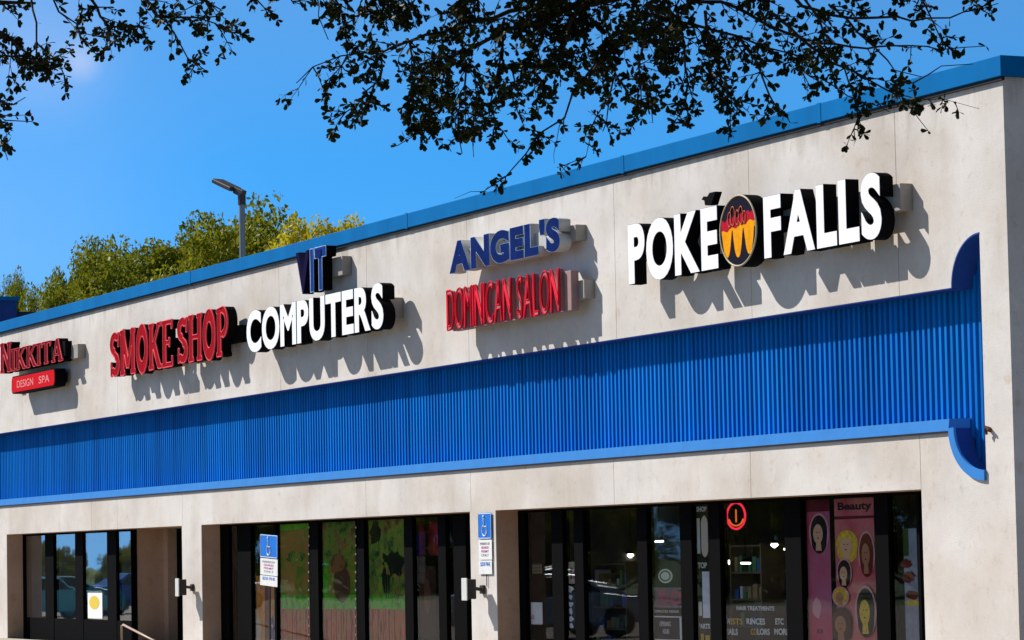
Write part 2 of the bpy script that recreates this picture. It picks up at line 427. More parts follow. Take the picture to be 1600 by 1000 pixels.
# upper fascia panels (the first and last end in a quarter-round notch over the recess)
for i in range(len(edges)-1):
    a, b = edges[i]+G/2, edges[i+1]-(G/2 if i < len(edges)-2 else 0)
    poly = [(a, ZC), (a, ZF)]
    if edges[i] < RX0 < edges[i+1]:
        poly = [(a, ZC), (a, ZF), (b, ZF)]
    elif b > RX1:
        poly = [(a, ZC), (a, ZF), (RX1-LOB, ZF)] + [(RX1-LOB*math.cos(R(t)), ZF+.62*math.sin(R(t))) for t in range(9, 91, 9)] + [(RX1, ZF), (b, ZF)]
    else: poly.append((b, ZF))
    poly.append((b, ZC))
    MB().prism(poly, 0, T).build('wall_panel', STUC, bld)
MB().box((XL, .012, ZF+.7), (XR-.02, T-.02, ZC-.01)).build('backing', DARKGAP, bld)
# solid walls at the two ends, beside the recess
MB().box((RX1, 0, -.1), (XR, T, ZF)).build('end_pier', STUC, bld)
MB().box((XL, 0, ZB), (RX0, T, ZF)).build('wall_panel', STUC, bld)
# side wall
MB().box((XR-.5, T, -.1), (XR, 26, ZC)).build('side_wall', STUC, bld)
MB().box((XL, 8.2, -.1), (XR-.5, 8.5, ZC-.4)).build('rear_wall', STUC, bld)
MB().box((XL, T, 6.6), (XR-.5, 26, 6.8)).build('roof_deck', CONC, bld)
# coping
MB().box((XL-.05, -.07, ZC+.0), (XR+.07, T+.05, ZT)).build('coping', BLUE, bld, bevel=.008)
MB().box((XR-.45, T+.05, ZC), (XR+.07, 26, ZT-.001)).build('coping', BLUE, bld, bevel=.008)
MB().box((XL, -.045, ZC-.045), (XR+.045, -.001, ZC-.001)).build('drip_shadow_strip', DARKGAP, bld)  # dark strip drawing in the shadow line and drip gap under the coping
for u in (300, 640, 980, 1290):
    x = X(u, 0, 300); MB().box((x-.05, -.076, ZC-.01), (x+.05, -.0705, ZT+.004)).build('coping_joint', BLUE, bld)
# blue ribbed band
D0 = .33
z0, z1 = ZB+.15, ZF+LOB+.05
PW = .131; RD = .032; x = RX0; k = 0
tones = [mat('blue_slat_%s' % t, (.0006, g, b), .6, noise=.22, nscale=1.3, stretch=(5, 1, .12), spec=.04) for t, g, b in (('deep', .135, .46), ('mid', .150, .50), ('faded', .168, .53))]
rt = random.Random(3)
while x < RX1-.02:
    prof = []; y_ = D0+rt.uniform(-.003, .003)
    for q in range(rt.choice((6, 7, 7, 8))):
        if x >= RX1-.02: break
        prof += [(x, y_), (x+.060, y_), (x+.070, y_-RD), (x+.121, y_-RD)]; x += PW
    prof.append((x+.003, y_)); sl_ = MB()
    for (px, py) in prof: sl_.v += [(min(px, RX1), py, z0), (min(px, RX1), py, z1)]
    for i in range(len(prof)-1): sl_.f.append([2*i, 2*i+2, 2*i+3, 2*i+1]); sl_.mi.append(0)
    sl_.build('ribbed_panel', rt.choice(tones), bld, fix=False)
MB().box((RX0, T-.1, z0), (RX1, T-.02, ZF+.9)).build('recess_back', NAVYBLUE, bld)
MB().box((RX0-.0, .004, ZF-.012), (RX1-LOB, T-.12, ZF-.002)).build('recess_soffit', NAVYBLUE, bld)
# lobe reveals (blue strips following the curves, shade put into a darker blue)
def strip(name, pts, y0, y1, th, mt, outward):
    mb = MB(); n = len(pts); q = []
    for i, (px, pz) in enumerate(pts):
        ax, az = pts[min(i+1, n-1)]; bx_, bz_ = pts[max(i-1, 0)]
        nx, nz = -(az-bz_), ax-bx_; L = math.hypot(nx, nz); q.append((px+outward*th*nx/L, pz+outward*th*nz/L))
    for i in range(n-1):
        quad = [pts[i], pts[i+1], q[i+1], q[i]]
        k0 = len(mb.v)
        mb.v += [(a, y0, b) for a, b in quad] + [(a, y1, b) for a, b in quad]
        for f in ((0,1,2,3), (7,6,5,4), (0,4,5,1), (1,5,6,2), (2,6,7,3), (3,7,4,0)): mb.f.append([k0+j for j in f]); mb.mi.append(0)
    return mb.build(name, mt, bld)
cu1 = [(RX1-LOB*math.cos(R(t)), ZF+.62*math.sin(R(t))) for t in range(0, 91, 6)]
strip('recess_shade_trim', cu1, -.006, T-.12, .02, NAVYBLUE, -1)
# lower beam with the scalloped notch, joints, sill flashing
lo_j = [93, 143, 183, 285, 572, 736, 960, 1174, 1440]
lx = [X(u, 0, 790) for u in lo_j]
edges = [RX0] + lx + [RX1]
LR = .66; LZ = .62
LX0 = RX1-.80
cu2 = [(RX1-.78*math.cos(R(t)), ZS+.02-.66*math.sin(R(t))) for t in range(0, 91, 6)]
for i in range(len(edges)-1):
    a, b = edges[i]+(G/2 if i else 0), edges[i+1]-(G/2 if i < len(edges)-2 else 0)
    if i == len(edges)-2:
        poly = [(a, ZS), (a, -.1), (RX1, -.1)] + [(px, pz) for px, pz in cu2[::-1] if pz < ZS] + [(cu2[0][0], ZS)]
    else: poly = [(a, ZS), (a, ZB), (b, ZB), (b, ZS)]
    MB().prism(poly, 0, T).build('beam_panel', STUC, bld)
MB().box((RX0, .03, ZB+.01), (RX1-.9, T-.02, ZS-.02)).build('backing', DARKGAP, bld)
sill = MB()
xa, xb = RX0, cu2[0][0]
k = 0
sill.v = [(xa,-.03,ZS-.012),(xb,-.03,ZS-.012),(xb,-.012,ZS+.135),(xa,-.012,ZS+.135),(xa,D0-.04,ZS+.15),(xb,D0-.04,ZS+.15),(xa,D0-.04,ZS-.012),(xb,D0-.04,ZS-.012)]
sill.f = [[0,1,2,3],[3,2,5,4],[0,6,7,1],[1,7,5,2],[0,3,4,6]]; sill.mi = [0]*5
sill.build('sill_flashing', BLUE3, bld)
MB().box((xa, -.034, ZS-.035), (xb, -.001, ZS-.0135)).build('drip_shadow_strip', DARKGAP, bld)
strip('scallop_trim', cu2, -.035, -.002, .125, BLUE3, 1)
strip('recess_shade_trim', cu2, .0, T-.12, .02, NAVYBLUE, 1)  # inner face coloured darker than the trim, standing in for shade
# pilasters and reveals
PD = .43
def pier(x0, x1, xl_depth=PD):
    MB().box((x0, .0, -.1), (x1, T, ZB-.0)).build('pilaster', STUC, bld)
    MB().box((x1-.01, .012, -.1), (x1+.006, T+.1, ZB-.003)).build('reveal', BROWN, bld)
for ua, ub in ((-40, 11), (285, 315.5), (736, 776)):
    pier(X(ua, 0, 900), X(ub, 0, 900))
MB().box((RX0, .02, ZB-.006), (X(1440), T+.5, ZB-.0015)).build('soffit', BROWN, bld)
# interior shell
MB().box((RX0, 8.0, 0), (XR-.5, 8.1, 3.2)).build('interior_wall', INT, bld)
MB().box((RX0, .6, 2.9), (XR-.5, 8, 2.95)).build('interior_ceiling', INT, bld)
MB().box((RX0, .5, .05), (XR-.5, 8, .14)).build('interior_floor', INTF, bld)
for u in (300, 755, 1445):
    x = X(u); MB().box((x-.1, .6, .1), (x+.1, 8, 2.9)).build('party_wall', INT, bld)

# storefront frames: (pane left u, pane right u) surveyed on the glass plane
def storefront(u0, u1, panes, glass, low=.35, y=PD):
    xs0, xs1 = X(u0, y, 880), X(u1, y, 880); cur = xs0
    fr = MB(); root = None
    holes = [(X(a, y, 880), X(b, y, 880)) for a, b in panes]
    for i, (a, b) in enumerate(holes + [(xs1, xs1)]):
        if a-cur > .02: fr.box((cur, y-.04, .1), (a, y+.09, ZB-.01))
        cur = b
    for a, b in holes:
        fr.box((a, y-.03, .1), (b, y+.08, low)); fr.box((a, y-.03, ZB-.05), (b, y+.08, ZB-.01))
    w_ = fr.build('shop_window', FRAME, bld)
    for a, b in holes:
        g = MB(); g.v = [(a, y, low), (b, y, low), (b, y, ZB-.05), (a, y, ZB-.05)]; g.f = [[0, 1, 2, 3]]; g.mi = [0]
        g.build('glass_pane', glass, w_, fix=False)
    return w_
storefront(37, 208, [(39, 73), (86, 120), (132, 170), (184, 207)], GLASS_R, .62)
# alcove beside the left shop
ya = 1.12; xw = X(207, PD, 880)
MB().box((xw, PD-.04, .1), (xw+.03, ya+.2, ZB-.01)).build('alcove_wall', BROWN, bld)
MB().box((xw+.03, ya+.22, .1), (X(285)+.2, ya+.3, ZB-.01)).build('alcove_door', FRAME, bld)
MB().box((xw+.03, ya, .1), (xw+.33, ya+.21, ZB-.012)).build('alcove_wall', BROWN, bld)
storefront(346, 731.5, [(360, 374), (395, 431), (434, 486), (500, 559), (572, 635), (648, 688), (700, 712)], GLASS_D, .2)
storefront(812, 1442, [(823, 866), (883, 901), (915, 1000), (1015, 1067), (1085, 1112), (1129, 1231), (1256, 1372), (1393, 1438)], GLASS_D, .2)
settle(bld)

# ------------------------------------------------------------------ signs
def race(root, x0, x1, z0, z1, mt=GREYR, y0=-.18, name='raceway'):
    MB().box((x0, y0, z0), (x1, -.002, z1)).build(name, mt, root, bevel=.006)
YF = -.37
# POKE FALLS
sg = thing('poke_falls_sign', 'white channel letters spelling POKE FALLS with black sides', 'sign', (-38.5, 0, 5.8))
race(sg, -41.9, -34.88, 6.10, 6.44, GREYR)
letters(sg, 'POKE', -42.11, -39.36, 5.76, 6.63, YF, .19, WHITE, BLACK, .046, .045)
letters(sg, 'FALLS', -38.06, -35.02, 5.77, 6.60, YF, .19, WHITE, BLACK, .046, .045)
ac = MB().prism([(-39.86, 6.76), (-39.80, 6.80), (-39.70, 6.78), (-39.62, 6.83), (-39.45, 6.83), (-39.52, 6.74), (-39.58, 6.66), (-39.76, 6.67), (-39.78, 6.74)], YF+.02, YF+.13).build('accent_mark', BLACK, sg)
settle(sg)
# round logo
lg = thing('round_logo_sign', 'oval cabinet sign with orange drips on a dark disc between the two white words', 'sign', (-38.66, 0, 6.2))
cx, cz, rx, rz = -38.68, 6.21, .525, .49
cab = curve_mesh([ell(cx, cz, rx, rz, 48)], .12); place(cab, 1, 1, 0, 0, YF+.07); link('cabinet', cab, BLACK, lg)
fc = curve_mesh([ell(cx, cz, rx*.965, rz*.965, 48)], .003); place(fc, 1, 1, 0, 0, YF-.052)
link('face', fc, mat('logo_dark', (.012, .010, .022), .8, spec=.02), lg)
rm = curve_mesh([ell(cx, cz, rx*.975, rz*.975, 48)], 0, .014, 'NONE'); place(rm, 1, 1, 0, 0, YF-.054); link('rim', rm, mat('pale_trim', (.42, .38, .25), .4), lg)
def clipx(z, s=.94):
    t = max(0, 1-((z-cz)/(rz*s))**2); return rx*s*math.sqrt(t)
def band(y, top, bot, mt, name, n=44, s=.94):
    P = []; Q = []
    for i in range(n+1):
        x = cx-rx*s*.999+2*rx*s*.999*i/n; lim = rz*s*math.sqrt(max(0, 1-((x-cx)/(rx*s))**2))
        t = min(top((x-cx)/rx), cz+lim-.001); b = max(bot((x-cx)/rx), cz-lim+.001)
        if t > b+.004: P.append((x, t)); Q.append((x, b))
    mb = MB()
    for i in range(len(P)-1):
        if P[i+1][0]-P[i][0] < 3*rx/n: mb.prism([Q[i], Q[i+1], P[i+1], P[i]], y, y-.003)
    mb.build(name, mt, lg)
def drip(t):
    v = cz+.02
    for c_, d in ((-.62, .36), (-.03, .38), (.58, .36)):
        k = (t-c_)/.27
        if abs(k) < 1: v = min(v, cz+.02-d*(1-abs(k)**2.6))
    return v
band(YF-.054, lambda t: cz+.10+.05*t+.012*math.sin(t*21), drip, mat('orange_drip', (.75, .30, .008), .8, spec=.02, noise=.12, nscale=9), 'orange_drips')
band(YF-.058, lambda t: cz+.17+.05*t+.05*abs(math.sin(t*9)), lambda t: cz+.07+.06*t+.02*math.sin(t*13), mat('logo_red', (.42, .01, .03), .8, spec=.02), 'red_band')
for k, (dx, dz, s_) in enumerate(((-.22, .13, .10), (-.13, .17, .13), (0, .14, .10), (.1, .16, .12), (.2, .13, .08))):
    q = curve_mesh([ell(0, 0, s_*.5, s_, 16)], 0, .008, 'NONE'); place(q, 1, 1, cx+dx, cz+dz+.04, YF-.064); link('script_stroke', q, mat('logo_script', (.50, .10, .05), .5), lg)
settle(lg)
# COMPUTERS
sg = thing('computers_sign', 'bold white channel letters spelling COMPUTERS with black sides', 'sign', (-54.9, 0, 6))
race(sg, -58.1, -51.5, 5.97, 6.33, y0=-.23)
letters(sg, 'COMPUTERS', at(386, 545, -.45).x, at(600, 520, -.45).x, 5.79, 6.57, -.45, .22, WHITE, BLACK, .042, .035)
settle(sg)
# VIT
sg = thing('vit_sign', 'dark navy V beside blue letters IT above the white computer shop letters', 'sign', (-54.9, 0, 7))
race(sg, -55.4, -53.85, 6.92, 7.26)
letters(sg, 'V', -55.66, -54.98, 6.70, 7.47, YF, .19, PURP, mat('black_blue', (.008, .008, .03), .8, spec=.02), .035, .05)
letters(sg, 'IT', -54.93, -54.14, 6.69, 7.47, YF, .19, BLUF, BLACK, .05, .07, rim=PALEB, rimd=.009)
MB().box((-54.62, YF-.02, 7.28), (-54.36, YF-.012, 7.42)).build('dot_square', NAVY, sg)
settle(sg)
# SMOKE SHOP
sg = thing('smoke_shop_sign', 'red serif channel letters spelling SMOKE SHOP with black sides', 'sign', (-63, 0, 6.2))
race(sg, -66.5, -59.3, 6.1, 6.42, BLACK)
letters(sg, 'SMOKE', -66.9, -62.70, 5.83, 6.78, YF, .2, REDF, BLACK, rim=REDT, rimd=.015, style='slab', gap=.04, facein=0)
letters(sg, 'SHOP', -62.42, -59.36, 5.84, 6.77, YF, .2, REDF, BLACK, rim=REDT, rimd=.015, style='slab', gap=.04, facein=0)
settle(sg)
# NIKKITA
sg = thing('nikkita_sign', 'thin dark red serif letters spelling NIKKITA at the far left end of the wall', 'sign', (-73, 0, 6.5))
race(sg, -75.0, -69.9, 6.45, 6.76, GREYR)
letters(sg, 'NIKKITA', -75.5, -70.40, 6.42, 6.93, YF, .22, REDD, BLACK, rim=REDT, rimd=.015, style='slab', gap=.05, facein=0, heights={0: (6.42, 7.12)})
MB().box((-74.9, YF+.05, 6.52), (-70.4, -.16, 6.86)).build('letter_tray', BLACK, sg)
settle(sg)
sg = thing('red_cabinet_sign', 'small red rounded box sign with pale letters beneath the serif red word', 'sign', (-72.8, 0, 6.1))
def rr(x0, x1, z0, z1, r, n=5):
    P = []
    for (cx_, cz_, a) in ((x1-r, z1-r, 0), (x0+r, z1-r, 90), (x0+r, z0+r, 180), (x1-r, z0+r, 270)):
        P += [(cx_+r*math.cos(R(a+90*i/n)), cz_+r*math.sin(R(a+90*i/n))) for i in range(n+1)]
    return P
c_ = curve_mesh([rr(-74.60, -71.02, 5.88, 6.29, .14)], .13); place(c_, 1, 1, 0, 0, -.24); link('cabinet', c_, BLACK, sg)
c_ = curve_mesh([rr(-74.56, -71.06, 5.91, 6.26, .12)], .004); place(c_, 1, 1, 0, 0, YF-.006); link('face', c_, mat('bright_red_face', (.55, .008, .015), .8, spec=.02), sg)
pk = mat('pale_pink_letters', (.70, .22, .20), .5)
flat_text(sg, 'DESIGN', -74.1, -72.75, 6.0, 6.17, YF-.012, pk); flat_text(sg, 'SPA', -72.3, -71.45, 6.0, 6.17, YF-.012, pk)
race(sg, -74.0, -71.3, 5.98, 6.2, BLACK, -.11)
settle(sg)
# ANGEL'S
sg = thing('angels_sign', "navy blue channel letters spelling ANGEL'S with pale sides", 'sign', (-46.5, 0, 6.7))
race(sg, -48.0, -44.25, 6.62, 6.86)
letters(sg, "ANGEL'S", -48.62, -44.40, 6.48, 6.99, YF, .19, NAVY, GREYL, .065, .03, rim=PALEB, rimd=.004)
MB().box((-48.2, YF+.08, 6.57), (-44.6, -.17, 6.84)).build('backing_panel', GREYL, sg)
settle(sg)
# DOMINICAN SALON
sg = thing('dominican_salon_sign', 'pinkish red outline letters spelling DOMINICAN SALON on a grey box', 'sign', (-46.5, 0, 5.9))
MB().box((-48.7, YF+.07, 5.55), (-44.20, -.17, 6.16)).build('cabinet', mat('pinkish_grey_panel', (.34, .22, .21), .8, spec=.02, noise=.1), sg, bevel=.01)
race(sg, -48.0, -44.0, 5.72, 6.0)
RT = mat('bright_red_tube', (.62, .02, .045), .8, spec=.02); FD = mat('faded_red', (.36, .17, .165), .8, spec=.02)
letters(sg, 'DOMINICAN', -48.74, -46.22, 5.57, 6.21, YF, .07, FD, FD, -.012, .12, rim=RT, rimd=.019)
letters(sg, 'SALON', -45.98, -44.46, 5.56, 6.20, YF, .07, FD, FD, -.012, .12, rim=RT, rimd=.019)
settle(sg)

# ------------------------------------------------------------------ flood lights on the pilasters
def flood(u, v, label):
    p = at(u, v, 0)
    t = thing('flood_light', label, 'wall light', p, 'flood lights on the pilasters')
    x, z = p.x, p.z
    MB().box((x-.07, -.05, z-.07), (x+.07, -.001, z+.07)).build('wall_plate', DGREY, t, bevel=.01)
    MB().tube([(x, -.05, z), (x, -.17, z+.02)], .03, 8).build('arm', DGREY, t)
    MB().box((x-.09, -.33, z-.15), (x+.09, -.17, z+.17)).build('housing', DGREY, t, bevel=.012)
    MB().box((x-.105, -.35, z-.17), (x+.105, -.332, z+.19)).build('lens', LENS, t, bevel=.004)
    settle(t)
flood(302, 918, 'bronze flood light on the pilaster left of the green murals')
flood(756, 921, 'bronze flood light on the pilaster below the blue parking sign')
# conduit box / broken spike on the end pier
p = at(1548, 672, 0)
t = MB().tube([(p.x, 0, p.z), (p.x, -.06, p.z+.02)], .03, 8).tube([(p.x-.02, -.05, p.z-.05), (p.x, -.07, p.z+.04), (p.x+.05, -.06, p.z)], .02, 6).build('pipe_stub', mat('rust', (.12, .05, .03), .8))
tag(t, 'small rusty pipe stub sticking out of the end pier', 'pipe')

# ------------------------------------------------------------------ disabled parking signs
SBLUE = mat('sign_blue', (.01, .16, .62), .4); SWHITE = mat('sign_white', (.72, .72, .70), .45, noise=.05, nscale=9)
SGREY = mat('sign_ink', (.22, .22, .30), .6); SMAG = mat('sign_magenta_ink', (.5, .15, .35), .6)
def parking_sign(x0, x1, ztop, hb, hw, hl, y, label, post):
    t = thing('parking_sign', label, 'sign', ((x0+x1)/2, y, 0 if post else ztop-hb-hw-hl), 'disabled parking signs')
    xm = (x0+x1)/2; w_ = x1-x0
    pl = MB().box((x0, y-.006, ztop-hb), (x1, y, ztop)).build('blue_plate', SBLUE, t)
    bd = curve_mesh([rr(x0+.012, x1-.012, ztop-hb+.012, ztop-.012, .03)], 0, .006, 'NONE'); place(bd, 1, 1, 0, 0, y-.007); link('border', bd, SWHITE, pl)
    zc = ztop-hb*.5
    wc = MB()
    wc.tube([(xm-.03, y-.009, zc+.13), (xm-.02, y-.009, zc-.01), (xm+.07, y-.009, zc-.01), (xm+.10, y-.009, zc-.12)], .016, 5)
    wc.tube([(xm-.045, y-.009, zc+.155), (xm-.015, y-.009, zc+.155)], .02, 6)
    wc.tube([(xm+.09*math.cos(R(a))-.01, y-.009, zc-.07+.09*math.sin(R(a))) for a in range(110, 400, 15)], .011, 5)
    wc.build('wheelchair_symbol', SWHITE, pl)
    z1_ = ztop-hb-.012
    w1 = MB().box((x0+.01, y-.006, z1_-hw), (x1, y, z1_)).build('white_plate', SWHITE, t)
    for k, s_ in enumerate(('PARKING BY', 'DISABLED', 'PERMIT', 'ONLY')):
        h = hw/5.2; flat_text(w1, s_, xm-w_*(.36 if k == 0 else .28), xm+w_*(.36 if k == 0 else .28), z1_-h*(k+1)-.02, z1_-h*(k+.35)-.02, y-.008, SGREY if k in (0, 3) else SMAG)
    z2 = z1_-hw-.012
    w2 = MB().box((x0, y-.006, z2-hl), (x1-.01, y, z2)).build('penalty_plate', SWHITE, t)
    flat_text(w2, '$250 FINE', xm-w_*.36, xm+w_*.36, z2-hl*.45, z2-hl*.12, y-.008, SBLUE)
    if post:
        MB().box((xm-.018, y+.001, .0), (xm+.018, y+.03, ztop-.02)).build('post', DGREY, t, bevel=.004)
    else:
        MB().tube([(xm+.03, -.02, z2-hl-.2), (xm+.03, -.02, z2-hl-.001)], .008, 5).build('conduit', DGREY, t)
    settle(t); return t
parking_sign(-48.45, -47.92, at(750, 802).z, .42, .32, .22, -.02, 'blue and white disabled parking sign mounted flat on the pilaster', False)
a = at(404, 836, -1.0); b = at(431, 836, -1.0)
s2 = parking_sign(a.x, b.x, a.z, .42, .30, .18, -1.0, 'blue and white disabled parking sign leaning on its own post', True)
s2.rotation_euler = (0, R(2.5), 0); s2.location.x -= .0

# ------------------------------------------------------------------ handrail, ramp
p0 = at(190, 976, -.9); p1 = at(215, 976, -.9); p2 = at(262, 1012, -1.3)
hr = MB().tube([(p0.x, p0.y, .1), (p0.x, p0.y, p0.z-.03), (p0.x+.12, p0.y, p0.z+.0), (p2.x, p2.y, p2.z)], .024, 8).build('handrail', mat('pale_brown_rail', (.40, .28, .22), .4), smooth=True)
tag(hr, 'pale metal handrail sloping down beside the left shop entrance', 'handrail')

# ------------------------------------------------------------------ posters and lettering behind the glass
YP = PD+.06
def PX(u): return X(u, YP, 900)
def PZ(u, v): return at(u, v, YP).z
def sheet_thing(name, label, cat, ua, va, ub, vb, mt, y=YP, group=None):
    a = at(ua, va, y); b = at(ub, vb, y); zt = max(a.z, at(ub, va, y).z) if 0 else a.z; zb = at(ua, vb, y).z
    zt = min(zt, ZB-.055)
    o = MB().box((a.x, y-.001, zb), (b.x, y+.002, zt)).build(name, mt)
    tag(o, label, cat, group); return o, a.x, b.x, zb, zt
def shapes(parent, name, polys, mt, y):
    me = curve_mesh(polys, .0008); place(me, 1, 1, 0, 0, y); return link(name, me, mt, parent)
def blob(cx, cz, rx, rz, seed, n=22, j=.18):
    rd = random.Random(seed); return [(cx+rx*math.cos(2*math.pi*i/n)*(1+rd.uniform(-j, j)), cz+rz*math.sin(2*math.pi*i/n)*(1+rd.uniform(-j, j))) for i in range(n)]
def mural(name, cols, sc, st=(1, 1, 1)):
    m = bpy.data.materials.new(name); m.use_nodes = True; n = m.node_tree.nodes; l = m.node_tree.links; b = n['Principled BSDF']; b.inputs['Roughness'].default_value = .7
    tc = n.new('ShaderNodeTexCoord'); mp_ = n.new('ShaderNodeMapping'); mp_.inputs['Scale'].default_value = st; l.new(tc.outputs['Object'], mp_.inputs[0])
    t = n.new('ShaderNodeTexNoise'); t.inputs['Scale'].default_value = sc; t.inputs['Detail'].default_value = 5; t.inputs['Roughness'].default_value = .65; l.new(mp_.outputs[0], t.inputs['Vector'])
    r_ = n.new('ShaderNodeValToRGB'); e = r_.color_ramp.elements; k = len(cols)
    e[0].position = .36; e[0].color = (*cols[0], 1); e[1].position = .64; e[1].color = (*cols[-1], 1)
    for i in range(1, k-1): q = e.new(.36+.28*i/(k-1)); q.color = (*cols[i], 1)
    l.new(t.outputs['Fac'], r_.inputs[0]); l.new(r_.outputs[0], b.inputs['Base Color']); return m
MG = mural('mural_camouflage', [(.03, .05, .012), (.16, .34, .02), (.30, .38, .03), (.42, .20, .05), (.07, .10, .015)], 2.6, (1, 1, 1.3))
MO = mural('mural_ochre', [(.13, .26, .015), (.38, .28, .03), (.52, .22, .05), (.24, .32, .02)], 1.6, (1.2, 1, .9))
MGB = mural('mural_bright_green', [(.06, .28, .01), (.12, .62, .01), (.20, .62, .04)], 7)
MR = mural('mural_brick', [(.65, .05, .06), (.80, .16, .08), (.40, .30, .07), (.70, .08, .08), (.25, .05, .03)], 3.4, (3, 1, .7))
MK = mat('mural_dark', (.012, .016, .012), .5)
MDB = mat('mural_brown', (.16, .08, .04), .5, noise=.3)
MSK = mural('mural_face', [(.12, .05, .02), (.42, .16, .04), (.30, .20, .05)], 7)
MLG = mural('mural_leaf', [(.10, .16, .02), (.24, .32, .05)], 8)
for k, (ua, ub, lab) in enumerate(((434, 486, 'window mural with plain ochre sky over green grass and red fence'), (500, 559, 'window mural with an animal face over green grass and red fence'), (572, 635, 'window mural with dark palm shapes and tall grass blades'))):
    o, xa, xb, zb, zt = sheet_thing('window_mural', lab, 'mural', ua, 812, ub, 1012, (MO, MG, MG)[k], group='window murals of the middle shop')
    zg = PZ(ua, 935); zr = PZ(ua, 951)
    shapes(o, 'grass_strip', [[(xa, zr), (xb, zr), (xb, zg+.08)] + [(xb-(xb-xa)*i/12, zg+.03+.05*random.random()) for i in range(1, 12)] + [(xa, zg+.04)]], MGB, YP-.004)
    shapes(o, 'red_fence', [[(xa, zb), (xb, zb), (xb, zr), (xa, zr)]], MR, YP-.006)
    ln = []
    for i in range(1, 7):
        x = xa+(xb-xa)*i/7; ln.append([(x-.012, zb), (x+.012, zb), (x+.012+random.uniform(-.02, .02), zr-.02), (x-.012, zr-.02)])
    shapes(o, 'fence_gaps', ln, MDB, YP-.008)
    m_ = (xa+xb)/2; w_ = xb-xa
    if k == 0:
        shapes(o, 'painted_patches', [blob(m_+.1*w_, zg+.75, w_*.3, .16, 1), ], MG, YP-.004)
        shapes(o, 'grass_strip', [[(xa, zt), (xa, zt-.12), (xb, zt-.10), (xb, zt)]], MGB, YP-.0045)
    if k == 1:
        shapes(o, 'animal_body', [blob(m_+.1*w_, zg+.27, w_*.24, .33, 3, j=.06)], MDB, YP-.005)
        shapes(o, 'animal_face', [blob(m_, zg+.66, w_*.2, .17, 4, j=.05)], MSK, YP-.007)
        shapes(o, 'foliage_shape', [blob(xa+.12*w_, zg+.3, w_*.1, .42, 8)], MGB, YP-.0045)
    if k == 2:
        shapes(o, 'palm_shapes', [blob(m_+.2*w_, zg+.62, w_*.3, .2, 11, j=.3), blob(xa+.25*w_, zt-.22, w_*.14, .22, 12, j=.3), blob(m_+.02*w_, zg+.36, w_*.10, .30, 13, j=.2)], MK, YP-.005)
        shapes(o, 'blotches', [blob(xa+.17*w_, zg+.25, w_*.13, .17, 14), blob(xa+.3*w_, zg+.62, w_*.1, .08, 15, j=.3), blob(m_+.0*w_, zt-.35, w_*.05, .18, 16)], MLG, YP-.007)
        bl = []
        for i in range(9):
            x = m_+(.02+.05*i)*w_; bl.append([(x-.02, zg), (x+.03, zg), (x+.09*(i-3)*.3+.02, zg+.25+.09*(i % 4)+.1)])
        shapes(o, 'grass_blades', bl[::2], MLG, YP-.009); shapes(o, 'grass_blades', bl[1::2], MLG, YP-.011)
# string of small bulbs on the mullions
for u in (482.5, 556):
    t = thing('bulb_string', 'string of small white bulbs down the mullion %s' % ('left of the animal mural' if u < 500 else 'right of the animal mural'), 'light string', at(u, 1000, PD-.06), 'bulb strings on the mullions')
    cord = MB().tube([at(u, 812, PD-.05), at(u, 1012, PD-.05)], .004, 4).build('cord', FRAME, t)
    for v in range(824, 1010, 14):
        q = at(u, v, PD-.065); b_ = MB().tube([(q.x, q.y, q.z-.022), (q.x, q.y, q.z-.008), (q.x, q.y, q.z+.01), (q.x, q.y, q.z+.022)], [.005, .012, .012, .004], 6).build('bulb', GREYL, t)
    settle(t)
# tall drink poster behind the leaning sign
o, xa, xb, zb, zt = sheet_thing('drink_poster', 'tall narrow poster of an orange drink left of the murals', 'poster', 397, 900, 430, 1012, mat('poster_orange', (.75, .32, .05), .5, noise=.3, nscale=5))
w_ = xb-xa
shapes(o, 'red_stripe', [[(xa+.5*w_, zb), (xa+.75*w_, zb), (xa+.8*w_, zt-.05), (xa+.55*w_, zt-.02)]], mat('poster_red', (.20, .03, .03), .5), YP-.005)
shapes(o, 'blue_blobs', [blob(xa+.88*w_, zb+.3, w_*.12, .35, 21), ], mat('poster_blue', (.05, .10, .25), .5), YP-.006)
shapes(o, 'cream_drops', [blob(xa+.2*w_, zb+.35, w_*.15, .25, 22), blob(xa+.86*w_, zb+.1, w_*.09, .09, 23), blob(xa+.88*w_, zb+.42, w_*.06, .05, 24)], mat('poster_cream', (.62, .5, .38), .5), YP-.007)
# red picture in the upper dark pane
o, xa, xb, zb, zt = sheet_thing('red_picture', 'dark red picture hanging in the pane right of the murals', 'picture', 652, 818, 685, 868, mat('deep_red_picture', (.35, .02, .04), .5, noise=.6, nscale=7), y=PD+.3)
o, xa, xb, zb, zt = sheet_thing('figure_poster', 'dim brown poster of a standing bottle beside the murals', 'poster', 655, 885, 682, 995, mat('dim_brown_poster', (.05, .02, .015), .6, noise=.5), y=PD+.06)
shapes(o, 'bottle_shape', [blob((xa+xb)/2, (zb+zt)/2+.1, (xb-xa)*.22, .3, 31, j=.1)], mat('dim_copper', (.16, .06, .03), .5), PD+.054)
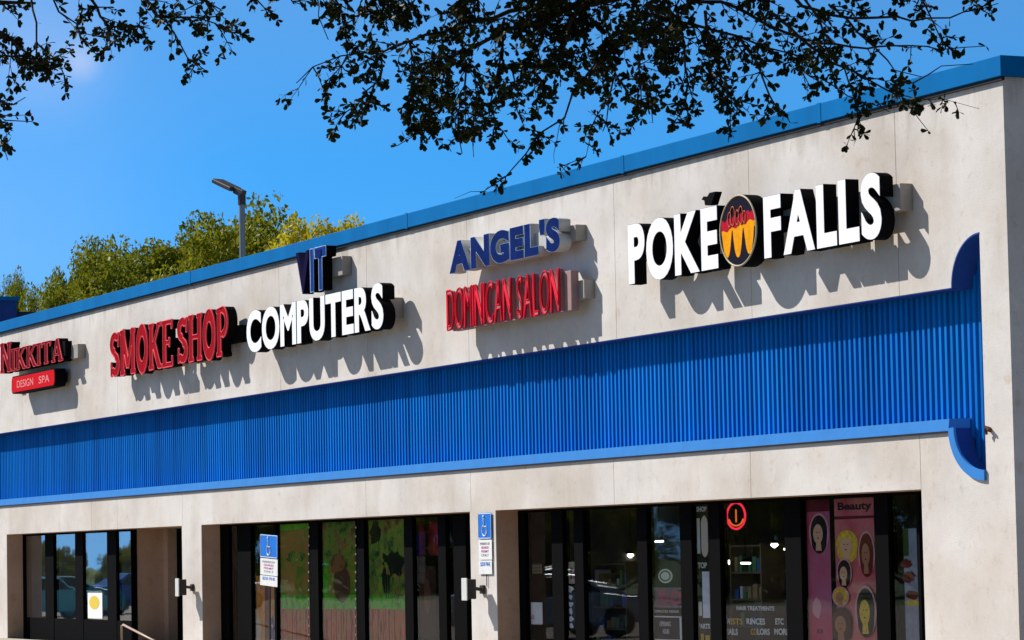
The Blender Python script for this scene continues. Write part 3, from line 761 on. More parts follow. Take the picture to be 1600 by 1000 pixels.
# right shop, papers
PAP = mat('white_paper', (.86, .84, .82), .6, noise=.06, nscale=6)
INK = mat('dark_ink', (.05, .05, .06), .6); PNK = mat('pink_ink', (.55, .12, .18), .6); YEL = mat('yellow_ink', (.65, .42, .03), .6); OLV = mat('olive_notice', (.26, .20, .10), .6)
o, xa, xb, zb, zt = sheet_thing('notice', 'pair of white paper notices taped low in the leftmost dark pane', 'paper notice', 822, 941, 848, 975, PAP)
flat_text(o, 'SALE', xa+.1, xb-.3, zb+.08, zb+.15, YP-.004, PNK)
o.rotation_euler = (0, 0, 0)
o, xa, xb, zb, zt = sheet_thing('notice', 'small olive paper grid notice in the leftmost dark pane', 'paper notice', 832, 881, 847, 896, OLV)
for i in range(3):
    MB().box((xa+.04, YP-.004, zb+.03+.05*i), (xb-.04, YP-.0035, zb+.045+.05*i)).build('printed_line', INK, o)
o, xa, xb, zb, zt = sheet_thing('notice', 'cream paper poster high in the second narrow pane', 'paper notice', 884, 878, 901, 912, mat('cream_paper', (.55, .48, .34), .6))
for i in range(3): MB().box((xa+.07+.1*i, YP-.005, zb+.07), (xa+.12+.1*i, YP-.004, zt-.05-.04*i)).build('printed_bar', (YEL, INK, PNK)[i], o)
o, xa, xb, zb, zt = sheet_thing('vertical_sticker', 'torn white vertical lettering sticker in the second narrow pane', 'sticker', 885, 916, 900, 985, mat('black_sticker', (.03, .03, .035), .5))
for i in range(6):
    z = zb+(zt-zb)*i/6; shapes(o, 'glyph', [blob((xa+xb)/2-.02, z+.07, .11, .045, 41+i, n=10, j=.45)], PAP, YP-.004)
# door glass
o = thing('door_badge', 'round white badge sticker on the shop door glass', 'sticker', at(1040, 912, YP))
bc = at(1040, 900, YP)
me = curve_mesh([ell(bc.x, bc.z, .23, .105, 28)], .001); place(me, 1, 1, 0, 0, YP-.003); link('disc', me, mat('badge_cream', (.84, .86, .70), .5), o)
me = curve_mesh([ell(bc.x, bc.z, .16, .07, 24)], 0, .012, 'NONE'); place(me, 1, 1, 0, 0, YP-.006); link('ring', me, mat('badge_green', (.18, .22, .08), .5), o)
settle(o)
o, xa, xb, zb, zt = sheet_thing('pink_poster', 'pink and grey printed poster on the shop door below the round badge', 'poster', 1018, 918, 1066, 949, mat('pinkgrey', (.30, .17, .20), .5, noise=.2, nscale=8))
flat_text(o, '50', xa+.2, xa+1.0, zb+.05, zt-.05, YP-.004, PNK, .03)
for i in range(5): MB().box((xa+1.12, YP-.004, zb+.04+.05*i), (xb-.12, YP-.0035, zb+.06+.05*i)).build('printed_line', INK, o)
o, xa, xb, zb, zt = sheet_thing('hours_sign', 'black opening hours panel with white frame low on the shop door', 'sign', 1014, 962, 1066, 1000, mat('black_board', (.01, .01, .012), .4))
flat_text(o, 'OPENING', xa+.35, xb-.35, zt-.15, zt-.08, YP-.004, PAP); flat_text(o, 'HOURS', xa+.45, xb-.4, zb+.1, zb+.17, YP-.004, PAP)
MB().box((xa, YP-.005, zt-.02), (xb, YP-.002, zt)).box((xa, YP-.005, zb), (xb, YP-.002, zb+.02)).box((xb-.06, YP-.005, zb+.022), (xb, YP-.002, zt-.022)).build('white_frame', PAP, o)
flat_text(None, 'COMPUTER REPAIR', PX(1018), PX(1060), PZ(1018, 957), PZ(1018, 953), YP-.002, PAP, name='door_lettering')
tag(bpy.data.objects['door_lettering'], 'small line of white lettering under the pink door poster', 'lettering')
# side light with white slips
o, xa, xb, zb, zt = sheet_thing('side_light_signs', 'black side light panel with white strips and the words SHOP and TOP', 'sign', 1086, 788, 1112, 1008, mat('black_board', (.01, .01, .012), .4))
w_ = xb-xa
def zz(v): return PZ(1086, v)
flat_text(o, 'SHOP', xa+.05, xb-.05, zz(800), zz(792), YP-.005, PAP, .03)
MB().box((xa+.02, YP-.008, zz(865)), (xa+.34*w_, YP-.003, zz(810))).build('white_strip', mat('cream_strip', (.88, .82, .66), .5), o)
me = curve_mesh([rr(xa+.44*w_, xa+.94*w_, zz(871), zz(806), .12)], .002); place(me, 1, 1, 0, 0, YP-.006); link('white_strip', me, mat('tan_strip', (.80, .64, .50), .5), o)
flat_text(o, 'TOP', xa+.05, xb-.08, zz(888), zz(879), YP-.005, PAP, .03)
MB().box((xa+.44*w_, YP-.008, zz(965)), (xb-.01, YP-.003, zz(893))).build('white_strip', mat('lilac_strip', (.84, .82, .86), .5), o)
MB().box((xa+.02, YP-.008, zz(962)), (xa+.36*w_, YP-.003, zz(940))).build('white_strip', MATS['cream_strip'], o)
flat_text(o, 'PARTS', xa+.03, xb-.03, zz(982), zz(974), YP-.005, PAP, .03)
MB().box((xa+.25*w_, YP-.008, zz(1008)), (xa+.45*w_, YP-.003, zz(990))).box((xa+.6*w_, YP-.009, zz(1008)), (xb-.04, YP-.003, zz(992))).build('colour_slip', YEL, o)
# wide pane lettering
o = thing('service_lettering', 'rows of white and yellow service words low on the wide dark pane', 'lettering', at(1180, 1000, YP))
def row(s, ua, ub, v0, v1, mt): flat_text(o, s, PX(ua), PX(ub), PZ((ua+ub)/2, v1), PZ((ua+ub)/2, v0), YP-.003, mt, .03)
row('HAIR TREATMENTS', 1150, 1209, 947, 954, PAP)
row('TW', 1130, 1140, 966, 976, PAP); row('ISTS', 1140.5, 1159, 966, 976, YEL); row('RINCES', 1165, 1194, 966, 976, PAP); row('ETC', 1210, 1223, 966, 976, PAP)
row('NAILS', 1131, 1151, 982, 992, PAP); row('CO', 1171, 1181, 982, 992, YEL); row('LORS', 1181.5, 1201, 982, 992, PAP); row('MORE', 1208, 1231, 982, 992, PAP)
settle(o)
# neon
nc = at(1150, 806, PD+.12)
t = thing('neon_sign', 'red oval neon sign hanging at the top of the wide pane', 'neon sign', nc)
NR = mat('neon_red', (.6, .02, .05), .4, emit=(1, .03, .08), estr=.7); NO_ = mat('neon_orange', (.6, .1, .02), .4, emit=(1, .2, .02), estr=.5)
nv = [(nc.x+.27*math.cos(R(a)), nc.y, nc.z+.0+.185*math.sin(R(a))) for a in range(0, 361, 12)]
MB().tube(nv, .016, 6, cap=False).build('red_tube', NR, t); MB().tube([(nc.x+.22*math.cos(R(a)), nc.y, nc.z+.14*math.sin(R(a))) for a in range(200, 341, 14)], .012, 5).build('orange_tube', NO_, t)
MB().tube([(nc.x, nc.y, nc.z-.09), (nc.x, nc.y, nc.z+.09)], .012, 5).build('orange_tube', NO_, t)
MB().tube([(nc.x, nc.y, nc.z+.19), (nc.x, nc.y, nc.z+.3)], .004, 4).build('hanger', FRAME, t)
settle(t)
# pink salon posters
HB = mat('poster_hair_black', (.02, .012, .012), .5); HR = mat('poster_hair_brown', (.10, .04, .025), .5, noise=.3, nscale=20); HY = mat('poster_hair_blonde', (.75, .52, .05), .5, noise=.25, nscale=20)
SK1 = mat('poster_skin', (.80, .48, .28), .5); SK2 = mat('poster_skin_dark', (.50, .24, .12), .5); PKW = mat('poster_pale_pink', (.75, .38, .40), .5)
MAR = mat('poster_maroon', (.16, .01, .03), .5); HRD = mat('poster_hair_red', (.18, .02, .015), .5)
o, xa, xb, zb, zt = sheet_thing('salon_poster', 'narrow pink salon poster with one long dark haired head', 'poster', 1257, 780, 1301.5, 1012, mat('poster_pink', (.62, .06, .12), .5, nscale=1.2, col2=(.52, .18, .28)), group='pink salon posters')
def head(o, u, v, ru, rv, hair, skin, k, long=True, halo=PKW):
    c_ = at(u, v, YP); rx_ = abs(at(u+ru, v, YP).x-c_.x); rz_ = abs(at(u, v+rv, YP).z-c_.z); y = YP-.003-.0070*k
    if halo: shapes(o, 'pale_outline', [ell(c_.x, c_.z, rx_*1.2, rz_*1.12, 26)], halo, y)
    P = ell(c_.x, c_.z+rz_*.1, rx_, rz_*.9, 24)
    if long: P = [(x, z if z > c_.z-.2*rz_ else z-.35*rz_) for x, z in P]
    shapes(o, 'hair', [P], hair, y-.002)
    shapes(o, 'neck', [[(c_.x-.3*rx_, c_.z-.3*rz_), (c_.x+.15*rx_, c_.z-.3*rz_), (c_.x+.3*rx_, c_.z-.98*rz_), (c_.x-.42*rx_, c_.z-.98*rz_)]], skin, y-.003)
    shapes(o, 'face', [ell(c_.x-.1*rx_, c_.z-.05*rz_, rx_*.58, rz_*.55, 20)], skin, y-.004)
    shapes(o, 'features', [ell(c_.x-.25*rx_, c_.z+.05*rz_, rx_*.08, rz_*.03, 8), ell(c_.x+.06*rx_, c_.z+.05*rz_, rx_*.08, rz_*.03, 8), ell(c_.x-.1*rx_, c_.z-.28*rz_, rx_*.12, rz_*.035, 8)], MAR, y-.006)
head(o, 1280, 833, 13, 28, HB, SK1, 0)
shapes(o, 'heading_band', [[(xa, zt-.16), (xb, zt-.16), (xb, zt-.001), (xa, zt-.001)]], MAR, YP-.002)
c_ = at(1277, 950, YP); shapes(o, 'pale_swoosh', [blob(c_.x, c_.z, .12, .14, 61, j=.15)], PKW, YP-.004)
flat_text(o, 'SALON', xa+.25, xb-.25, PZ(1280, 990), PZ(1280, 983), YP-.004, MAR)
o, xa, xb, zb, zt = sheet_thing('salon_poster', 'wide pink salon poster with five heads of blonde, brown and red hair', 'poster', 1303, 777, 1371, 1012, mat('poster_pink2', (.60, .09, .13), .5, nscale=1.5, col2=(.75, .27, .23)), group='pink salon posters')
shapes(o, 'heading_band', [[(xa, PZ(1303, 812)), (xb, PZ(1371, 809)), (xb, PZ(1371, 805)), (xa, PZ(1303, 807))]], MAR, YP-.003)
flat_text(o, 'Beauty', PX(1312), PX(1365), PZ(1338, 800), PZ(1338, 784), YP-.004, HB, .03)
head(o, 1324, 852, 17, 24, HY, SK1, 0, True, None)
head(o, 1355, 865, 11, 32, HRD, SK2, 1)
head(o, 1321, 895, 10, 20, HB, SK1, 2)
head(o, 1316, 932, 11, 14, HY, SK2, 3, False)
head(o, 1356, 955, 14, 36, HB, HY, 4)
head(o, 1319, 975, 15, 26, HR, SK2, 5, True, None)
# the last pane: white advert low on the glass
o, xa, xb, zb, zt = sheet_thing('pale_advert', 'pale grey advert with small product pictures in the last pane', 'poster', 1411, 826, 1437, 1012, mat('pale_advert', (.34, .36, .42), .5, noise=.2, nscale=4))
w_ = xb-xa
shapes(o, 'green_edge', [[(xa, zt-.35), (xa+.4*w_, zt-.35), (xa+.4*w_, zt), (xa, zt)]], mat('advert_green', (.06, .09, .02), .5), YP-.004)
shapes(o, 'product_pictures', [blob(xa+.2*w_, zt-.45, .14, .06, 71), blob(xa+.35*w_, zt-.62, .16, .07, 72), blob(xa+.6*w_, zt-.85, .15, .06, 73)], HRD, YP-.006)
shapes(o, 'product_pictures', [blob(xa+.6*w_, zt-.95, .18, .04, 74)], HY, YP-.005)
# white poster with yellow disc at the left shop
o, xa, xb, zb, zt = sheet_thing('sun_poster', 'white poster with a yellow disc in the far left shop window', 'poster', 137, 926, 160, 966, mat('white_poster', (.80, .80, .78), .5), y=PD-.01)
shapes(o, 'yellow_disc', [ell((xa+xb)/2-.04, zb+.62*(zt-zb), .38, .15, 26)], mat('disc_yellow', (.70, .52, .06), .5), PD-.014)

# ------------------------------------------------------------------ interior furniture and lamps
def table(u, v, ww, label):
    p = at(u, v, 1.6); t = thing('cafe_table', label, 'table', (p.x, 1.6, .14), 'tables in the left shop')
    MB().box((p.x-ww/2, 1.2, p.z-.03), (p.x+ww/2, 2.0, p.z)).build('table_top', WHITE, t, bevel=.008)
    MB().tube([(p.x, 1.6, .17), (p.x, 1.6, p.z-.03)], .035, 8).build('leg', FRAME, t)
    MB().box((p.x-.22, 1.38, .141), (p.x+.22, 1.82, .17)).build('base', FRAME, t)
    settle(t)
table(92, 984, 1.2, 'white café table behind the leftmost pane'); table(140, 982, 1.3, 'white café table behind the second pane')
k = 0
for (u, v, y) in ((985, 868, 2.6), (930, 880, 3.4), (890, 866, 3.0), (1000, 880, 3.6), (1210, 852, 2.2), (1230, 858, 3.6), (1150, 858, 3.2), (1165, 880, 2.2), (1140, 878, 3.0), (80, 856, 2.0), (130, 860, 3.0), (180, 852, 2.0), (690, 862, 2.0), (1030, 846, 1.8)):
    p = at(u, v, y); labs = ['ceiling lamp glowing behind the %s' % s for s in ('widest clear pane', 'left edge of the clear pane', 'second narrow pane', 'right edge of the clear pane', 'wide lettered pane, nearest the pink posters', 'wide lettered pane, far right rear', 'neon sign, lower left', 'wide lettered pane, low centre', 'wide lettered pane, low left', 'leftmost shop pane', 'second pane of the far left shop', 'third pane of the far left shop', 'red picture beside the murals', 'shop door glass')]
    t = thing('ceiling_lamp', labs[k], 'lamp', p, 'lamps inside the shops'); k += 1
    if k % 2:
        MB().tube([(p.x, p.y, p.z-.04), (p.x, p.y, p.z-.02), (p.x, p.y, p.z), (p.x, p.y, p.z+.03)], [.01, .035, .06, .045], 12).build('globe', LIT, t, smooth=True)
    else:
        MB().tube([(p.x-.32, p.y+.1, p.z), (p.x+.32, p.y-.1, p.z)], .016, 8).build('lit_tube', LIT, t, smooth=True)
    MB().tube([(p.x, p.y, p.z+.031), (p.x, p.y, p.z+.045), (p.x, p.y, p.z+.075)], [.07, .06, .02], 12).build('shade', FRAME, t)
    MB().tube([(p.x, p.y, p.z+.06), (p.x, p.y, 2.89)], .008, 4).build('rod', FRAME, t)
    settle(t)
def counter(u, y, ww, hh, mt, label):
    x = X(u, y, 950); t = thing('display_counter', label, 'counter', (x, y, .14), 'counters inside the shops')
    MB().box((x-ww/2, y, .14), (x+ww/2, y+.6, hh)).build('body', mt, t); MB().box((x-ww/2-.03, y-.03, hh+.001), (x+ww/2+.03, y+.63, hh+.04)).build('top', INTF, t)
    MB().box((x-ww/2+.1, y-.012, .5), (x+ww/2-.1, y-.002, hh-.15)).build('front_panel', INT, t); settle(t)
counter(990, 3.2, 1.6, 1.35, mat('olive_counter', (.16, .16, .08), .6), 'olive counter deep inside the dark right shop')
counter(1180, 4.0, 2.4, 1.2, MATS['olive_counter'], 'low olive counter behind the lettered pane')

for k, (u, y, w_, h_s) in enumerate(((840, 1.2, 1.0, 1.7), (950, 1.9, 1.3, 1.75), (1165, 2.6, 1.0, 2.0), (1220, 3.0, .9, 1.6), (704, 1.0, .6, 1.8))):
    x = X(u, y, 900); t = thing('shelf_unit', 'dim stocked shelf unit inside, behind the %s' % ('leftmost dark pane of the right shop', 'widest clear pane', 'neon sign', 'right part of the lettered pane', 'narrow pane right of the murals')[k], 'shelf', (x, y, .14), 'shelves inside the shops')
    fr = MB().box((x-w_/2, y, .14), (x-w_/2+.03, y+.4, h_s)).box((x+w_/2-.03, y, .14), (x+w_/2, y+.4, h_s))
    for q in range(5): fr.box((x-w_/2+.031, y+.01, .3+q*(h_s-.35)/4), (x+w_/2-.031, y+.39, .325+q*(h_s-.35)/4))
    fr.build('frame', mat('shelf_wood', (.22, .17, .11), .6), t)
    for q in range(4):
        xx = x-w_/2+.06
        while xx < x+w_/2-.15:
            ww = rr_0.uniform(.07, .15); z_ = .327+q*(h_s-.35)/4
            MB().box((xx, y+.05, z_), (xx+ww, y+.3, z_+rr_0.uniform(.1, .25))).build('stock', rr_0.choice([MATS['white_paper'], mat('stock_blue', (.05, .16, .45), .5), mat('stock_green', (.10, .30, .12), .5), mat('stock_tan', (.45, .32, .15), .5), MATS['dark_ink']]), t)
            xx += ww+rr_0.uniform(.01, .08)
    settle(t)

# ------------------------------------------------------------------ street lamp behind the roof
YL = 14.0
q0 = at(379, 400, YL); q1 = at(378, 303, YL); h0 = at(331, 285, YL); h1 = at(381, 300, YL)
t = thing('street_lamp', 'grey parking lot lamp with flat head above the roofline', 'street lamp', (q0.x, YL, 0))
MB().tube([(q0.x, YL, 0), (q0.x, YL, q1.z-.1)], [.14, .10], 10).build('pole', GALV, t, smooth=False)
MB().tube([(q0.x, YL, q1.z-.35), (q0.x, YL, q1.z+.0)], .13, 8).build('collar', DGREY, t)
d = Vector((-.98, -.35, .42)).normalized(); side = d.cross(Vector((0, 0, 1))).normalized(); upv = side.cross(d)
base = Vector((q0.x, YL, q1.z+.02))
hd = MB()
def obox(mb, o_, a0, a1, b0, b1, c0, c1):
    k0 = len(mb.v)
    for c in (c0, c1):
        for a_, b_ in ((a0, b0), (a1, b0), (a1, b1), (a0, b1)): mb.v.append(tuple(o_+d*a_+side*b_+upv*c))
    for f in ((0,3,2,1),(4,5,6,7),(0,1,5,4),(1,2,6,5),(2,3,7,6),(3,0,4,7)): mb.f.append([k0+i for i in f]); mb.mi.append(0)
obox(hd, base, -.12, .35, -.09, .09, -.10, .12); hd.build('arm', DGREY, t, bevel=.02)
hd = MB(); obox(hd, base, .33, 1.35, -.24, .24, -.05, .10); hd.build('head', DGREY, t, bevel=.04)
hd = MB(); obox(hd, base, .6, 1.25, -.18, .18, -.065, -.052); hd.build('lens', LENS, t)
settle(t)

# dark blue rear wing seen over the coping at the left edge
wA = at(26, 470, 12.0)
wg = thing('rear_building', 'dark blue flat roofed wing rising behind the coping at the left edge', 'building', (wA.x, 12, 0))
MB().box((wA.x-14, 3.0, 0), (wA.x, 12.0, wA.z)).build('wall', NAVYBLUE, wg)
MB().box((wA.x-14.1, 2.9, wA.z+.001), (wA.x+.1, 12.1, wA.z+.15)).build('coping', BLUE, wg)
wB = at(122, 480, 22.0)
MB().box((wA.x-12, 12.15, 0), (wA.x-.6, 30.0, wA.z-.35)).build('wing_wall', mat('dark_teal_wall', (.01, .03, .08), .6), wg)
settle(wg)

# ------------------------------------------------------------------ trees
def quad_leaf(mb, p, s, rd, asp=.55):
    a = Vector((rd.gauss(0, 1), rd.gauss(0, 1), rd.gauss(0, 1))).normalized()
    b = a.cross(Vector((rd.gauss(0, 1), rd.gauss(0, 1), rd.gauss(0, 1)))).normalized()
    k = len(mb.v)
    mb.v += [tuple(p-a*s), tuple(p+b*s*asp), tuple(p+a*s), tuple(p-b*s*asp)]; mb.f.append([k, k+1, k+2, k+3]); mb.mi.append(0)
def make_tree(name, label, height, rad, seed, leaf, n_leaf, group, lsize=.11, cat='tree'):
    rd = random.Random(seed); t = thing(name, label, cat, (0, 0, 0), group)
    tr = MB(); h0_ = height*.38
    tr.tube([(0, 0, 0), (.1, .05, h0_*.5), (0, .1, h0_)], [height*.035, height*.028, height*.022], 8)
    cl = []
    for i in range(34):
        a = rd.uniform(0, 2*math.pi); e = rd.uniform(-.05, 1); rr_ = rad*rd.uniform(.45, 1)*math.sqrt(max(.05, 1-e*e*.85))
        c_ = Vector((rr_*math.cos(a), rr_*math.sin(a), h0_+(height-h0_)*(.25+.72*e*rd.uniform(.85, 1))))
        cl.append((c_, rd.uniform(.13, .27)*rad))
        mid = Vector((c_.x*.45, c_.y*.45, h0_+(c_.z-h0_)*.4))
        tr.tube([(0, .1, h0_*.95), tuple(mid), tuple(c_)], [height*.014, height*.008, height*.002], 5, cap=False)
    tr.build('trunk', BARK, t)
    lf = MB()
    for i in range(n_leaf):
        c_, r_ = cl[rd.randrange(len(cl))]
        v = Vector((rd.gauss(0, 1), rd.gauss(0, 1), rd.gauss(0, .8))).normalized()*r_*rd.uniform(.25, 1.15)**.6
        quad_leaf(lf, c_+v, lsize*rd.uniform(.5, 1.2), rd)
    lf.build('crown', leaf, t, fix=False)
    return t
protos = [make_tree('oak_tree', '', 12, 4.6, 101+i, LEAF_B, 26000, 'oak trees behind the shops') for i in range(3)]
used = [False]*3
def put(i, u, vtop, y, label, sc=None, rot=0, mt=None, wide=1.0):
    p = at(u, vtop, y); s_ = p.z/12.0
    if used[i]:
        src = protos[i]; o = src.copy(); C.objects.link(o)
        for ch in src.children: c_ = ch.copy(); C.objects.link(c_); c_.parent = o
    else: o = protos[i]; used[i] = True
    o.location = (p.x, y, 0); o.rotation_euler = (0, 0, rot); o.scale = (s_*wide, s_*wide, s_)
    o['label'] = label
    if mt:
        for ch in o.children:
            if ch.name.startswith('crown'): ch.data = ch.data.copy(); ch.data.materials[0] = mt
    return o
put(0, 14, 440, 40, 'small sparse oak at the left edge above the dark blue wing', rot=.4, wide=.25)
put(1, 40, 432, 34, 'small thin oak beside the left edge, second from the left', rot=1.4, wide=.22)
put(2, 95, 414, 24, 'round olive oak third from the left above the coping', rot=2.2, wide=.42)
put(0, 165, 386, 22, 'broad olive oak left of the low middle dip', rot=3.1, wide=.55)
put(1, 218, 384, 26, 'bright oak between the broad ones left of the lamp', rot=.9, wide=.65)
put(2, 280, 356, 22, 'tall green oak just left of the street lamp', rot=4.2, wide=.85)
put(0, 352, 350, 27, 'green oak directly behind the street lamp pole', rot=5.0, wide=.8)
put(1, 425, 328, 22, 'tallest green oak right of the street lamp', rot=2.7, wide=.85)
put(2, 515, 330, 19, 'bright yellow oak farthest right above the coping', rot=1.1, mt=LEAF_Y, wide=.62)

# reflected across the parking lot
rr_ = random.Random(9)
for k in range(26):
    x = -78-6.4*k; y = -39-rr_.uniform(0, 7)-.0*k; s_ = rr_.uniform(.75, 1.0) if x > -186 else rr_.uniform(.35, .55); src = protos[k % 3]; o = src.copy(); C.objects.link(o)
    for ch in src.children: c_ = ch.copy(); C.objects.link(c_); c_.parent = o
    o.location = (x, y, -5.0*s_); o.scale = (s_, s_, s_); o.rotation_euler = (0, 0, k*1.7); o['group'] = 'trees across the parking lot'
    o['label'] = 'low crowned tree across the parking lot seen only as a reflection in the shop glass'
def make_car(name, paint, label):
    t = thing(name, label, 'car', (0, 0, 0), 'cars parked on the lot')
    P = [(-2.2, .35), (-2.25, .7), (-1.9, .92), (-1.0, 1.0), (-.45, 1.42), (.9, 1.45), (1.6, 1.05), (2.2, .98), (2.28, .6), (2.2, .32), (1.75, .3), (1.65, .55), (1.35, .68), (1.05, .55), (.95, .28), (-1.0, .28), (-1.1, .55), (-1.4, .68), (-1.7, .55), (-1.8, .3)]
    MB().prism(P, -.85, .85).build('body', paint, t, bevel=.06)
    Gm = mat('car_glass', (.01, .012, .015), .05)
    MB().prism([(-.88, 1.02), (-.42, 1.36), (.2, 1.38), (.2, 1.02)], -.866, -.852).prism([(.27, 1.02), (.27, 1.38), (.85, 1.38), (1.35, 1.05)], -.866, -.852).prism([(-.88, 1.02), (-.42, 1.36), (.85, 1.38), (1.35, 1.05)], .852, .866).build('window', Gm, t)
    for x in (-1.4, 1.35):
        for y in (-.8, .8):
            wv = MB().tube([(x, y-.11, .33), (x, y+.11, .33)], .32, 20).build('wheel', mat('tyre', (.015, .015, .015), .8), t)
            MB().tube([(x, y-.12, .33), (x, y+.12, .33)], .18, 14).build('rim', GALV, wv)
    return t
c1 = make_car('parked_car', mat('teal_paint', (.01, .20, .28), .2), 'teal car reflected in the far left shop window')
c1.location = (-112, -11, .01); c1.rotation_euler = (0, 0, 1.4)
def dupcar(x, y, r_, paint, label):
    o = c1.copy(); C.objects.link(o)
    for ch in c1.children:
        c_ = ch.copy(); C.objects.link(c_); c_.parent = o
        if ch.name.startswith('body'): c_.data = ch.data.copy(); c_.data.materials[0] = paint
        for g_ in ch.children: e_ = g_.copy(); C.objects.link(e_); e_.parent = c_
    o.location = (x, y, .01); o.rotation_euler = (0, 0, r_); o['label'] = label
dupcar(-116, -15.5, 1.5, mat('blue_car_paint', (.01, .10, .38), .2), 'blue car reflected in the far left shop window')
dupcar(-66, -8.5, 1.5, mat('silver_car_paint', (.35, .37, .38), .2, .5), 'silver car reflected in the right shop window')
dupcar(-121, -20, 1.5, mat('white_car_paint', (.6, .6, .6), .2), 'white car reflected in the far left shop window')
dupcar(-92, -20, 1.2, mat('pale_blue_car_paint', (.25, .40, .60), .2), 'pale blue car reflected in the right shop window')
dupcar(-99, -24, 1.7, MATS['white_car_paint'], 'white car reflected far off in the right shop window')
dupcar(-84, -17, 1.5, MATS['silver_car_paint'], 'silver car reflected far off in the right shop window')
dupcar(-105, -8.2, 1.5, mat('pale_teal_paint', (.10, .45, .50), .2), 'pale teal car reflected in the far left shop window')

# ------------------------------------------------------------------ the near oak whose branches hang into the picture
rd = random.Random(5)
oak = thing('overhanging_oak', 'dark leafy oak branches hanging in front of the sky at the top', 'tree', tuple(atd(2500, 500, 13).to_2d()) + (0,))
br = MB(); lf = MB()
def leaf(p, dr, s):
    """obovate leaf with a fold"""
    a = (dr + Vector((rd.gauss(0, .5), rd.gauss(0, .5), rd.gauss(0, .5)))).normalized()
    b = a.cross(Vector((rd.gauss(0, 1), rd.gauss(0, 1), rd.gauss(0, 1)))).normalized(); n_ = a.cross(b)
    k = len(lf.v); w_ = s*rd.uniform(.2, .32)
    lf.v += [tuple(p), tuple(p+a*s*.45+b*w_*.8+n_*s*.05), tuple(p+a*s*.8+b*w_+n_*s*.06), tuple(p+a*s), tuple(p+a*s*.8-b*w_+n_*s*.06), tuple(p+a*s*.45-b*w_*.8+n_*s*.05)]
    lf.f += [[k, k+1, k+2, k+3], [k, k+3, k+4, k+5]]; lf.mi += [0, 0]
def twig(p, dr, L, r, dens):
    n = max(3, int(L/.05)); pts = [p.copy()]; d_ = dr.normalized()
    for i in range(n):
        d_ = (d_ + Vector((rd.gauss(0, .16), rd.gauss(0, .16), rd.gauss(-.055, .14)))).normalized(); p = p + d_*L/n; pts.append(p.copy())
        for j in range(dens):
            if rd.random() < .8: leaf(p, d_*.6+Vector((rd.gauss(0, .7), rd.gauss(0, .7), rd.gauss(-.1, .7))), rd.uniform(.022, .043))
    if L > .09 and rd.random() < .38: 
        q_ = pts[len(pts)//2]; twig(q_, dr+Vector((rd.gauss(0, .8), rd.gauss(0, .8), rd.gauss(-.3, .6))), L*.55, r*.6, dens)
    for j in range(3): leaf(pts[-1], d_, rd.uniform(.024, .042))
    br.tube(pts, [r*(1-.7*i/n) for i in range(n+1)], 4, cap=False)
def branch(px, r0_, r1_, side_n, side_L, dens, dist=14.0, spread=.35, leafy=1.0):
    """px: surveyed course of the branch; it wanders in depth, twigs leave it on all sides"""
    P = []; dd = dist + rd.uniform(-spread, spread)
    for (u, v) in px:
        dd += rd.uniform(-spread, spread)*.5; P.append(atd(u, v, dd))
    Q = []
    for i in range(len(P)-1):
        L = (P[i+1]-P[i]).length; n = max(1, int(L/.07))
        for j in range(n):
            q = P[i].lerp(P[i+1], j/n) + Vector((rd.gauss(0, .006), rd.gauss(0, .006), rd.gauss(0, .006))); Q.append(q)
    Q.append(P[-1]); N = len(Q)
    br.tube(Q, [r0_+(r1_-r0_)*i/(N-1) for i in range(N)], 6, cap=False)
    for i in range(int(side_n*(.85 if px[0][0] < 1010 else .72))):
        k = rd.randrange(0, N-1) ; t_ = (k/(N-1)); d_ = (Q[k+1]-Q[k]).normalized()
        sd = (cr*rd.gauss(0, .8)+cu*rd.gauss(-.25, .7)+cf*rd.gauss(0, .7)+d_*.8)
        twig(Q[k], sd, side_L*rd.uniform(.5, 1.5)*(1-.35*t_), .0035, dens)
    for i in range(int(N*leafy)):
        k = rd.randrange(N); leaf(Q[k], Vector((rd.gauss(0, 1), rd.gauss(0, 1), rd.gauss(-.2, 1))), rd.uniform(.024, .042))
B_ = branch
# left cluster
B_([(-60, -30), (0, 2), (55, 5)], .014, .006, 12, .12, 3)
B_([(50, -30), (56, 40), (57, 88)], .006, .004, 2, .1, 2, leafy=.2)
B_([(-40, 40), (0, 55), (30, 70), (60, 95), (75, 118)], .010, .003, 26, .14, 3)
B_([(0, 90), (40, 90), (70, 100), (90, 110)], .006, .003, 16, .13, 3)
B_([(60, 70), (90, 95), (104, 128)], .004, .002, 4, .08, 3)
B_([(75, -20), (95, 20), (122, 35), (130, 75)], .005, .002, 9, .10, 2)
B_([(125, -30), (150, 10), (170, 40), (168, 75)], .008, .003, 22, .14, 3)
B_([(170, 40), (200, 40), (235, 45)], .004, .002, 12, .11, 3)
B_([(215, -20), (245, 22), (290, 30), (345, 25)], .008, .003, 20, .13, 3)
B_([(300, 25), (335, 35), (362, 52)], .004, .002, 7, .11, 3)
B_([(262, 30), (275, 55), (292, 85), (318, 108)], .004, .002, 8, .09, 3)
B_([(290, -20), (320, 5), (345, 15)], .006, .003, 10, .13, 3)
B_([(-20, 150), (15, 160), (40, 152)], .004, .002, 5, .1, 3)
B_([(-20, 165), (10, 185), (50, 190)], .005, .002, 9, .11, 3)
B_([(-10, 180), (5, 215), (12, 250)], .004, .002, 8, .09, 3)
